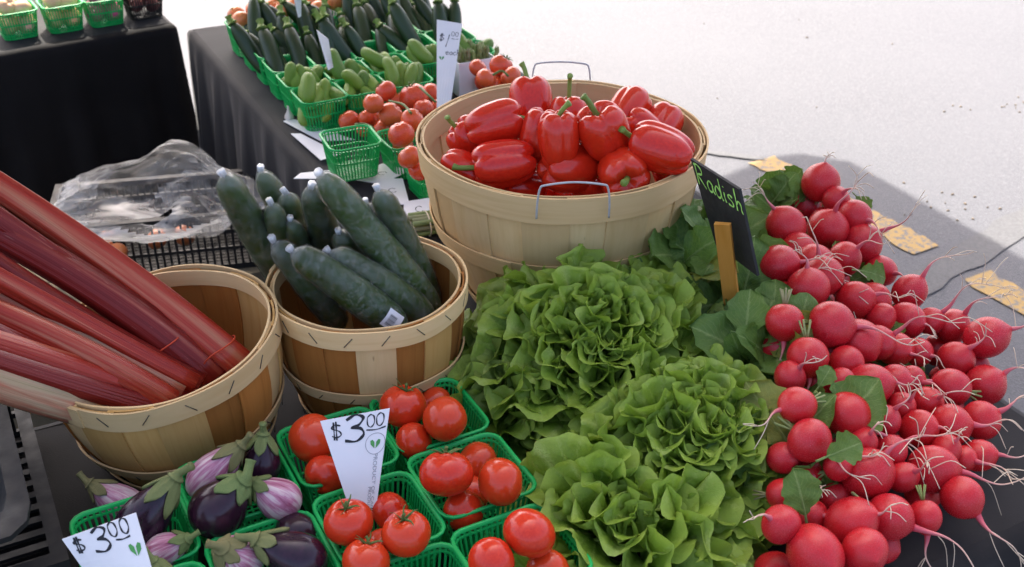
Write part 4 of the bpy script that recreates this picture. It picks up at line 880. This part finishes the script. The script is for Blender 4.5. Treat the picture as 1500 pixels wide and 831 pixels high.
def crown_mesh():
    mb = MB()
    for k in range(5):
        a = k*1.256; P = [V((.05*math.cos(a), .05*math.sin(a), -.88)), V((.12*math.cos(a), .12*math.sin(a), -1.15)), V((.3*math.cos(a), .3*math.sin(a), -1.75))]; mb.add(tube(P, [.07, .06, .055], 5))
    return mb.mesh('leaf_stalks', MAT['asparagus'])
CROWN = crown_mesh()
under = []; ur = random.Random(12)
for p, (p0, rad) in zip(pos, its):     # bulbs underneath that carry the visible ones
    q = p.copy(); q.z -= rad+.020
    while q.z > TZ+.020:
        c = q+V((ur.uniform(-.008, .008), ur.uniform(-.002, .014), 0)); c -= TU*max(0, tf(c)[0]-1.295)
        if all((c-o).length > .044 for o in pos+under): under.append(c)
        q.z -= .042
for i, c in enumerate(under):
    k = thing('radish', c-V((0, 0, .025)), 'small red radish buried underneath the visible radish pile', 'radish', 'red radishes in the pile'); obj('bulb', BUL[i % 5], k, T((0, 0, .025)) @ align(V((math.sin(i*2.), math.cos(i*3.), .3)), i) @ S(.025))
for i, ((x, y, r), p, (p0, rad)) in enumerate(zip(RAD, pos, its)):
    rr = random.Random(i+100); rt = ROOT.get(i); hasroot = rt is not None or rr.random() < .72
    if rt is None: rt = (rr.uniform(15, 80), rr.uniform(-55, 60))
    d = idir(rt[0], rt[1], rr.uniform(10, 60)*(1 if i in ROOT else 2))
    zone = 'beside the sign' if x < 1250 and y < 460 else ('next to the lettuce' if x < 1215 and y >= 460 else ('at the pile end by the lowest lettuce' if y > 740 else ('along the table edge by the pavement' if x > 1120+300*min(1, (y-180)/330)-10 and y < 760 else 'in the middle of the pile')))
    lab = ('large' if rad > .0315 else ('small' if rad < .0245 else 'medium'))+' red radish '+('with a trailing root ' if hasroot else 'without visible root ')+zone
    k = thing('radish', p-V((0, 0, rad)), lab, 'radish', 'red radishes in the pile')
    bo = obj('bulb', BUL[i % 5], k, T((0, 0, rad)) @ align(d, i) @ S(rad*rr.uniform(.95, 1.05), rad*rr.uniform(.92, 1.05), rad))
    obj('leaf_stalks', CROWN, bo)
    if hasroot:
        L = (math.hypot(*rt)-r*.6)*depth(p)/FPX; L = max(L*1.15, .03); e = d.orthogonal().normalized(); e2 = d.cross(e); a1, a2 = rr.uniform(0, 6), rr.uniform(0, 6); P = []
        n = 7
        for j in range(n):
            f = j/(n-1); off = (e*math.sin(a1+f*5)+e2*math.cos(a2+f*4))*.20*L*f; P.append(d*(rad*.93+L*f)+off+V((0, 0, -.18*L*f*f)))
        P = spline(P, 4); n = len(P); mb = MB(); mb.add(tube(P, [max(.00055, (.0038 if rad > .026 else .003)*(1-min(1, (j/n)*2.4))**1.6+.0015*(1-.7*j/n)) for j in range(n)], 7))
        for q in range(rr.choice((2, 3, 4, 6))):
            jj = int(n*rr.uniform(.25, .85)); d2 = (d+V((rr.uniform(-1, 1), rr.uniform(-1, 1), rr.uniform(-1, .6)))).normalized(); LL = L*rr.uniform(.2, .7); P2 = spline([P[jj], P[jj]+d2*LL*.5+e*LL*.1, P[jj]+d2*LL+V((0, 0, -.3*LL))], 4)
            tb = tube(P2, [.0006]*len(P2), 4); mb.add((tb[0], tb[1], [(0, .85)]*len(tb[0])))
        obj('root', mesh('root', mb.v, mb.f, MAT['root'], True, mb.u), k, T((0, 0, rad)))

# ------------------------------------------------------------------ rear baskets: small cucumbers, zucchini, vine tomatoes
def gherkin_mesh(seed, mat, L=2.6, ribs=0):
    r = random.Random(seed); b = r.uniform(-.35, .35); prof = [(max(.02, max(0, 1-abs(2*(j/18)-1)**3.2)**.55), L*(2*j/18-1)) for j in range(19)]
    v_, f, u = lathe(prof, 16, lambda th, t_, rr, z: (rr*(1+ribs*math.cos(6*th)+.03*math.sin(t_*9+th*2)), z))
    return mesh('skin', [(x+b*(1-(z/L)**2), y, z) for x, y, z in v_], f, mat, True, u)
GH = [gherkin_mesh(i, MAT['pickle']) for i in range(4)]; ZU = [gherkin_mesh(i+5, MAT['zucchini'], 4.4, .03) for i in range(3)]
zs = tube(spline([V((0, 0, 4.2)), V((0, 0, 4.6)), V((.05, 0, 5.0)), V((.1, .05, 5.4))], 3), [.75, .6, .5, .42, .38, .36, .38, .4, .45, .5][:10], 6); ZST = mesh('stem', zs[0], zs[1], MAT['stem'])
rows = [2.402, 2.510, 2.620, 2.730, 2.840, 2.955]; cols = [.757, .862, .968, 1.075, 1.185]
rn = ['front row', 'second row', 'third row', 'fourth row', 'fifth row', 'last row']; cn_ = ['beside the cloth edge', 'second from the cloth edge', 'in the middle', 'fourth from the cloth edge', 'by the open pavement']
for j, v_ in enumerate(rows):
    for i, u in enumerate(cols):
        if j == 0 and i > 2: continue
        what = 'small cucumbers' if j < 2 else ('zucchini' if j < 5 else 'orange tomatoes')
        berry_basket(u, v_, 'green plastic basket of %s, %s, %s' % (what, rn[j], cn_[i]), BP)
        r = random.Random(j*10+i); top_ = TZ+.075
        if j < 2:
            ll = 'small green pickling cucumber heaped in the %s basket %s' % (rn[j], cn_[i])
            for q in range(9):
                rad = r.uniform(.0135, .018); lay = q//4; a = r.uniform(-.6, .6); d = V((math.sin(a)*.9, .25+r.uniform(-.2, .6), r.uniform(.15, .9) if lay else .3)); d = (TU*d.x+TV*d.y+V((0, 0, d.z))).normalized()
                p = W(u+(-.028+.019*(q % 4))+r.uniform(-.006, .006), v_+r.uniform(-.02, .015), TZ+.04+.024*lay+r.uniform(0, .008)); Lq = r.uniform(.8, 1.1)
                o = tag(obj('pickling_cucumber', GH[r.randrange(4)]), ll, 'cucumber', 'small pickling cucumbers'); o.matrix_world = T(p) @ align(d, r.uniform(0, 6)) @ S(rad, rad, rad*Lq)
        elif j < 5:
            ll = 'dark green zucchini leaning in the %s basket %s' % (rn[j], cn_[i])
            for q in range(3):
                rad = r.uniform(.017, .022); d = (TU*r.uniform(-.6, .3)+TV*r.uniform(.5, 1.1)+V((0, 0, r.uniform(.6, .9)))).normalized(); L = rad*4.4*r.uniform(.85, 1.05)
                p = W(u-.03+.03*q+r.uniform(-.006, .006), v_-.022+r.uniform(-.01, .012), TZ+.02)+d*L
                k = thing('zucchini', p-d*L, ll, 'zucchini', 'zucchini in green baskets'); b = obj('skin', ZU[r.randrange(3)], k, T(d*L) @ align(d, r.uniform(0, 6)) @ S(rad, rad, L/4.4)); obj('stem', ZST, b)
        else:
            for q in range(4): put_tomato(W(u+(-.024 if q % 2 else .024), v_+(-.022 if q < 2 else .022), top_+.02+r.uniform(-.005, .012)), .025, 'orange tomato in the last row basket '+cn_[i], 'orange tomatoes in the last row', None, False, [bpy.data.meshes.get('orange_skin') or (lambda m_: (setattr(m_, 'name', 'orange_skin'), m_)[1])(tomato_mesh(77, MAT['orange']))], 300+i*4+q)
berry_basket(.712, 2.078, 'empty green plastic basket standing on loose white cards', BP, math.radians(-4), TZ+.026)
berry_basket(.838, 2.085, 'green plastic basket of vine tomatoes next to the empty basket', BP); berry_basket(.846, 1.968, 'green plastic basket of vine tomatoes pressed against the pepper basket', BP)
vt = [(547, 152, 16, .86, 0), (572, 168, 19, .83, 0), (565, 134, 16, .85, 1), (606, 143, 22, .83, 1), (633, 137, 16, .83, 0), (511, 177, 16, .785, 0), (536, 172, 12, .80, 0), (604, 176, 18, .88, 0), (588, 197, 20, .865, 0), (600, 230, 18, .86, 0), (532, 191, 11, .775, 0), (620, 160, 16, .82, 0), (560, 188, 15, .785, 0), (613, 250, 16, .83, 0), (590, 215, 16, .81, 0), (640, 160, 16, .81, 0), (734, 97, 18, .90, 1), (712, 115, 15, .89, 0), (748, 113, 16, .89, 0), (725, 125, 16, .87, 0), (700, 100, 14, .84, 0), (545, 175, 15, .785, 0), (580, 150, 16, .79, 0), (730, 120, 16, .80, 0), (710, 118, 16, .79, 0), (750, 122, 16, .79, 0)]
it = []
for (x, y, r, z, c) in vt: p = at(x, y, z); it.append((p, r*depth(p)/FPX))
for i, (p, (x, y, r, z, c), (p0, rad)) in enumerate(zip(relax(it, TZ+.004, 60, .93), vt, it)):
    put_tomato(p, rad, 'round vine tomato %s' % ('in the baskets touching the pepper basket' if y > 192 and x > 570 else ('heaped beyond the pepper basket handle' if x > 690 else 'heaped between the small cucumbers and pepper basket')), 'vine tomatoes', idir(math.sin(i*2.), .8, .3), c, TOMV, 400+i)
for i, P in enumerate(([(570, 148, .89), (590, 153, .90), (602, 166, .90), (596, 160, .90)], [(520, 182, .81), (535, 182, .815), (548, 190, .81), (530, 196, .80)], [(615, 128, .88), (628, 140, .88), (638, 150, .87)], [(722, 110, .935), (735, 104, .94), (745, 112, .93)])):
    pts = [at(*q_) for q_ in P]; tb = tube([q_-pts[0] for q_ in spline(pts, 5)], .0026, 6); o = tag(obj('tomato_vine', mesh('tomato_vine', *tb[:2], MAT['sepal'])), 'green vine stalk joining a cluster of tomatoes', 'vine', 'tomato vines'); o.location = pts[0]
# white carton of dark greens behind the tall card
k = thing('carton', at(690, 130, TZ), 'white carton of dark asparagus tips behind the tall price card', 'carton', None, TA); mb = MB()
for a, b_ in (((-.05, -.04, 0), (-.047, .04, .085)), ((.047, -.04, 0), (.05, .04, .085)), ((-.047, -.04, 0), (.047, -.037, .085)), ((-.047, .037, 0), (.047, .04, .085)), ((-.047, -.037, 0), (.047, .037, .003))): mb.box(a, b_)
obj('box', mb.mesh('box', MAT['paper'], False), k)
def spear(L, r, seed):
    mb = MB(); mb.add(tube([V((0, 0, 0)), V((.002, 0, L*.5)), V((0, 0, L*.8)), V((0, .001, L*.93)), V((0, 0, L))], [r, r, r*.95, r*.9, r*.2], 7)); rr = random.Random(seed)
    for i in range(10): z = L*(.35+.06*i); a = i*2.4; mb.add(tube([V((r*.9*math.cos(a), r*.9*math.sin(a), z)), V((r*1.25*math.cos(a), r*1.25*math.sin(a), z+r*1.2)), V((r*.7*math.cos(a), r*.7*math.sin(a), z+r*3))], [r*.5, r*.4, r*.1], 4))
    return mb.mesh('spear', MAT['asparagus'])
SPR = [spear(.11, .005, i) for i in range(2)]; SPL = spear(.2, .0055, 9)
for i in range(18): obj('spear', SPR[i % 2], k, T((-.035+.014*(i % 6), -.024+.022*(i//6), .004)) @ Matrix.Rotation(.2*math.sin(i*3.), 4, 'X') @ Matrix.Rotation(.2*math.cos(i*5.), 4, 'Y'))
# asparagus bundle lying behind the cucumbers
b0 = at(610, 342, TZ+.004); k = thing('asparagus_bundle', b0, 'bundle of green asparagus tied with a band beside the pepper basket', 'asparagus'); dd = idir(1, .22, -.25); dd.z = 0; dd.normalize()
for i in range(12): obj('spear', SPL, k, T(V((0, 0, .008+.011*(i//4)))+V((-dd.y, dd.x, 0))*(.0125*(i % 4)-.019)-dd*(.01+.004*math.sin(i*2.))) @ align(dd, i))
ring = [dd*.022+V((-dd.y, dd.x, 0))*(.030*math.cos(a))+V((0, 0, .018+.022*math.sin(a))) for a in [2*math.pi*i/24 for i in range(25)]]; tb = tube(ring, .0014, 5, False); obj('band', mesh('band', *tb[:2], MAT['rubber2']), k)
# garlic bulb fallen beside the baskets
gp = at(424, 176, TZ+.001); v_, f, u = lathe([(.001, 0), (.007, .001), (.0105, .006), (.010, .012), (.006, .019), (.0028, .026), (.0024, .034), (.001, .035)], 18, lambda th, t_, r, z: (r*(1+.1*math.cos(5*th)), z)); o = tag(obj('garlic_bulb', mesh('garlic_bulb', v_, f, MAT['garlic'], True, u)), 'small pale garlic bulb on the cloth beside the small cucumbers', 'garlic'); o.location = gp

# ------------------------------------------------------------------ onions on the rear table
def wr(u, v_, z=0):
    a = math.radians(4); du, dv = u-.625, v_-3.28; return W(.625+du*math.cos(a)-dv*math.sin(a), 3.28+du*math.sin(a)+dv*math.cos(a), z)
on = [(at(33, 60, TZ), 'onion', 'golden onions at the frame end'), (at(100, 50, TZ), 'onion', 'golden onions next to the red onions'), (at(160, 41, TZ), 'redonion', 'red onions'), (at(218, 30, TZ), 'potato', 'small red potatoes')]
ONM = {kx: tomato_mesh(60+i, MAT[kx]) for i, kx in enumerate(('onion', 'redonion', 'potato'))}
for i, (p, kx, nm) in enumerate(on):
    u, v_ = tf(p); v_ += .055
    if kx == 'potato':
        me = []
        for q_ in BP:
            c_ = q_.copy(); c_.materials.clear(); c_.materials.append(MAT['black_plastic']); me.append(c_)
        b = berry_basket(u, v_, 'dark basket of small red potatoes beside the red onions', me, math.radians(4))
    else: berry_basket(u, v_, 'green plastic basket of '+nm, BP, math.radians(4))
    for q in range(8):
        r = .026 if kx != 'potato' else .02; c = W(u+(-.025 if q % 2 else .025)*(.9 if q < 4 else .7), v_+(-.025 if (q//2) % 2 else .025)*(.9 if q < 4 else .7), TZ+(.034 if q < 4 else .082)+.008*math.sin(q*3.))
        nmk = {'onion': 'onion', 'redonion': 'red_onion', 'potato': 'potato'}[kx]
        o = tag(obj(nmk, ONM[kx]), {'onion': 'round golden onion in the basket of '+nm, 'redonion': 'round purple red onion in its green basket', 'potato': 'small dark red potato in the dark basket'}[kx], nmk.replace('_', ' '), 'vegetables on the rear table'); o.matrix_world = T(c) @ align(V((math.sin(q*2.), math.cos(q*3.), 1)), q) @ S(r*1.05, r, r)

# ------------------------------------------------------------------ crates and plastic bag behind the baskets
def lattice_crate(name, loc, rotz, w_, d_, h, label, nx=22, ny=14, bar=.0032):
    k = thing(name, loc, label, 'crate', None, rotz)
    def side(L):
        mb = MB(); n = max(4, int(L/.016))
        for i in range(n+1): x = -L/2+L*i/n; mb.box((x-bar/2*1.6, -.003, .012), (x+bar/2*1.6, .003, h-.014))
        for z in (.0, h*.36, h*.66): mb.box((-L/2, -.0038, z), (L/2, .0038, z+.008 if z else .014))
        return mb.mesh('lattice_side', MAT['black_plastic'], False)
    a, b_ = side(w_), side(d_)
    for me, x, y, rz_ in ((a, 0, -d_/2, 0), (a, 0, d_/2, 0), (b_, -w_/2, 0, math.pi/2), (b_, w_/2, 0, math.pi/2)): obj('lattice_side', me, k, T((x, y, 0)) @ Matrix.Rotation(rz_, 4, 'Z'))
    mb = MB(); e = .009
    for lo, hi in (((-w_/2-e, -d_/2-e, h-.014), (w_/2+e, -d_/2+e, h)), ((-w_/2-e, d_/2-e, h-.014), (w_/2+e, d_/2+e, h)), ((-w_/2-e, -d_/2+e, h-.0135), (-w_/2+e, d_/2-e, h-.0005)), ((w_/2-e, -d_/2+e, h-.0135), (w_/2+e, d_/2-e, h-.0005))): mb.box(lo, hi)
    obj('rim', mb.mesh('rim', MAT['black_plastic'], False), k)
    mb = MB()
    for i in range(15): y = -d_/2+d_*(i+.5)/15; mb.box((-w_/2+.004, y-.006, .002), (w_/2-.004, y+.006, .007))
    obj('base', mb.mesh('base', MAT['black_plastic'], False), k); return k
ZP = .40
def cardboard_box(c, w_, d_, h, rz_, label):
    k = thing('cardboard_box', c, label, 'box', None, rz_); mb = MB(); t_ = .005
    for lo, hi in (((-w_/2, -d_/2, 0), (w_/2, -d_/2+t_, h)), ((-w_/2, d_/2-t_, 0), (w_/2, d_/2, h)), ((-w_/2, -d_/2+t_, 0), (-w_/2+t_, d_/2-t_, h)), ((w_/2-t_, -d_/2+t_, 0), (w_/2, d_/2-t_, h))): mb.box(lo, hi)
    obj('side_walls', mb.mesh('side_walls', MAT['cardboard'], False), k)
    for s in (-1, 1):
        mb = MB(); mb.box((-w_/2+.001, (s*.003 if s > 0 else -d_/2), h), (w_/2-.001, (d_/2 if s > 0 else -.003), h+t_)); obj('lid_flap', mb.mesh('lid_flap', MAT['cardboard'], False), k)
cu, cv = tf(at(300, 392, ZP))
cardboard_box(W(.27, cv+.10, 0), .70, .36, ZP-.005, TA, 'closed brown cardboard box under the black lattice crate')
A0, A1 = at(175, 412, ZP), at(378, 392, ZP); cdir = (A1-A0).normalized(); crz = math.atan2(cdir.y, cdir.x); cw = .46
cc = A1-cdir*cw/2+V((-cdir.y, cdir.x, 0))*.12
lattice_crate('plastic_crate', cc+V((0, 0, .002)), crz, cw, .23, .15, 'black plastic lattice crate with a clear bag over it behind the cucumbers')
for i, (x, y, z) in enumerate([(150, 362, .5), (172, 372, .49), (160, 352, .49), (230, 350, .47), (270, 345, .47)]): put_tomato(at(x, y, z), .026, 'orange tomato lying in the black crate under the clear bag', 'orange tomatoes in the crate', None, False, [bpy.data.meshes['orange_skin']], 700+i)
# crumpled clear bag: a collapsed pouch with its mouth open towards the stall
bc = at(228, 296, .60); nu_, nv_ = 84, 46; vs, fs = [], []; bx_ = V((math.cos(crz-.12), math.sin(crz-.12), 0)); by_ = V((-bx_.y, bx_.x, 0))
for j in range(nv_+1):
    ph = math.pi*(j/nv_)*.94+.03
    for i in range(nu_):
        th = 2*math.pi*i/nu_; dx, dy, dz = math.sin(ph)*math.cos(th), math.sin(ph)*math.sin(th), math.cos(ph)
        n1 = mnoise.noise(V((dx*2.2, dy*2.2, dz*2.2+3))); n2 = 1-abs(mnoise.noise(V((dx*2.4, dy*5, dz*6+9)))); n3 = 1-abs(mnoise.noise(V((dx*4+5, dy*11, dz*13))))
        k_ = 1+.20*n1+.16*(n2-.7)+.05*(n3-.7); x, y, z = dx*.232*k_, dy*.135*k_, dz*.078*k_
        z += .05*math.exp(-((x-.05)/.07)**2)*(1 if dy > -.2 else .2); z = max(z, -.05)
        vs.append(bc+bx_*x+by_*y+V((0, 0, z)))
for j in range(nv_):
    for i in range(nu_):
        a, b_ = j*nu_+i, j*nu_+(i+1) % nu_; th = 2*math.pi*(i+.5)/nu_; ph = math.pi*((j+.5)/nv_)*.94; dx, dy, dz = math.sin(ph)*math.cos(th), math.sin(ph)*math.sin(th), math.cos(ph)
        q_ = ((dx-.08)/.62)**2+((dz*.75-dy*.65-.80+.1*math.sin(dx*5))/.24)**2
        if q_ < 1: continue
        fs.append((a, b_, b_+nu_, a+nu_))
o = tag(obj('plastic_bag', mesh('plastic_bag', [v_-bc for v_ in vs], [t3 for f4 in fs for t3 in ((f4[0], f4[1], f4[2]), (f4[0], f4[2], f4[3]))], MAT['bag'], True)), 'crumpled clear plastic bag with open mouth on the black lattice crate', 'plastic bag'); o.location = bc
# black bin and crate at the rhubarb end of the table
p0 = at(-60, 700, TZ); uu, vv_ = tf(p0)
CN = tf(at(58, 790, TZ+.15)); TR_ = (CN[0]-.125, CN[1]+.181)
k = lattice_crate('plastic_crate', W(TR_[0]-.01, TR_[1]+.03, TZ+.002), TA, .30, .40, .105, 'black plastic lattice crate standing at the rhubarb end of the table')
k = thing('produce_tray', W(TR_[0], TR_[1], TZ+.112), 'black plastic tray with rounded corners resting on the crate by the rhubarb', 'tray', None, TA); mb = MB(); n = 40
for (hf, z) in ((.080, .0), (.100, .045), (.103, .05), (.125, .05), (.125, .043), (.1015, .041), (.077, -.003)):
    for i in range(n):
        (x, y), nn = rsq(i/n, hf, .03 if hf < .11 else .035); mb.v.append(V((x, y*1.45, z+.004))); mb.u.append((0, 0))
for j in range(6):
    for i in range(n): a, b_ = j*n+i, j*n+(i+1) % n; mb.f.append((a, b_, b_+n, a+n))
mb.f.append(tuple(range(n))); mb.f.append(tuple(reversed(range(6*n, 7*n)))); obj('shell', shade_auto(mb.mesh('shell', MAT['black_plastic']), 50), k)
v_, f, u = lathe([(.03, 0), (.036, .002), (.043, .08), (.046, .082), (.0465, .086), (.042, .086), (.041, .08), (.033, .006)], 32); o = tag(obj('foam_cup', mesh('foam_cup', v_, f, MAT['foam'], True, u)), 'white foam cup standing in the black tray by the rhubarb', 'cup'); o.location = W(TR_[0]+.035, TR_[1]+.02, TZ+.122)
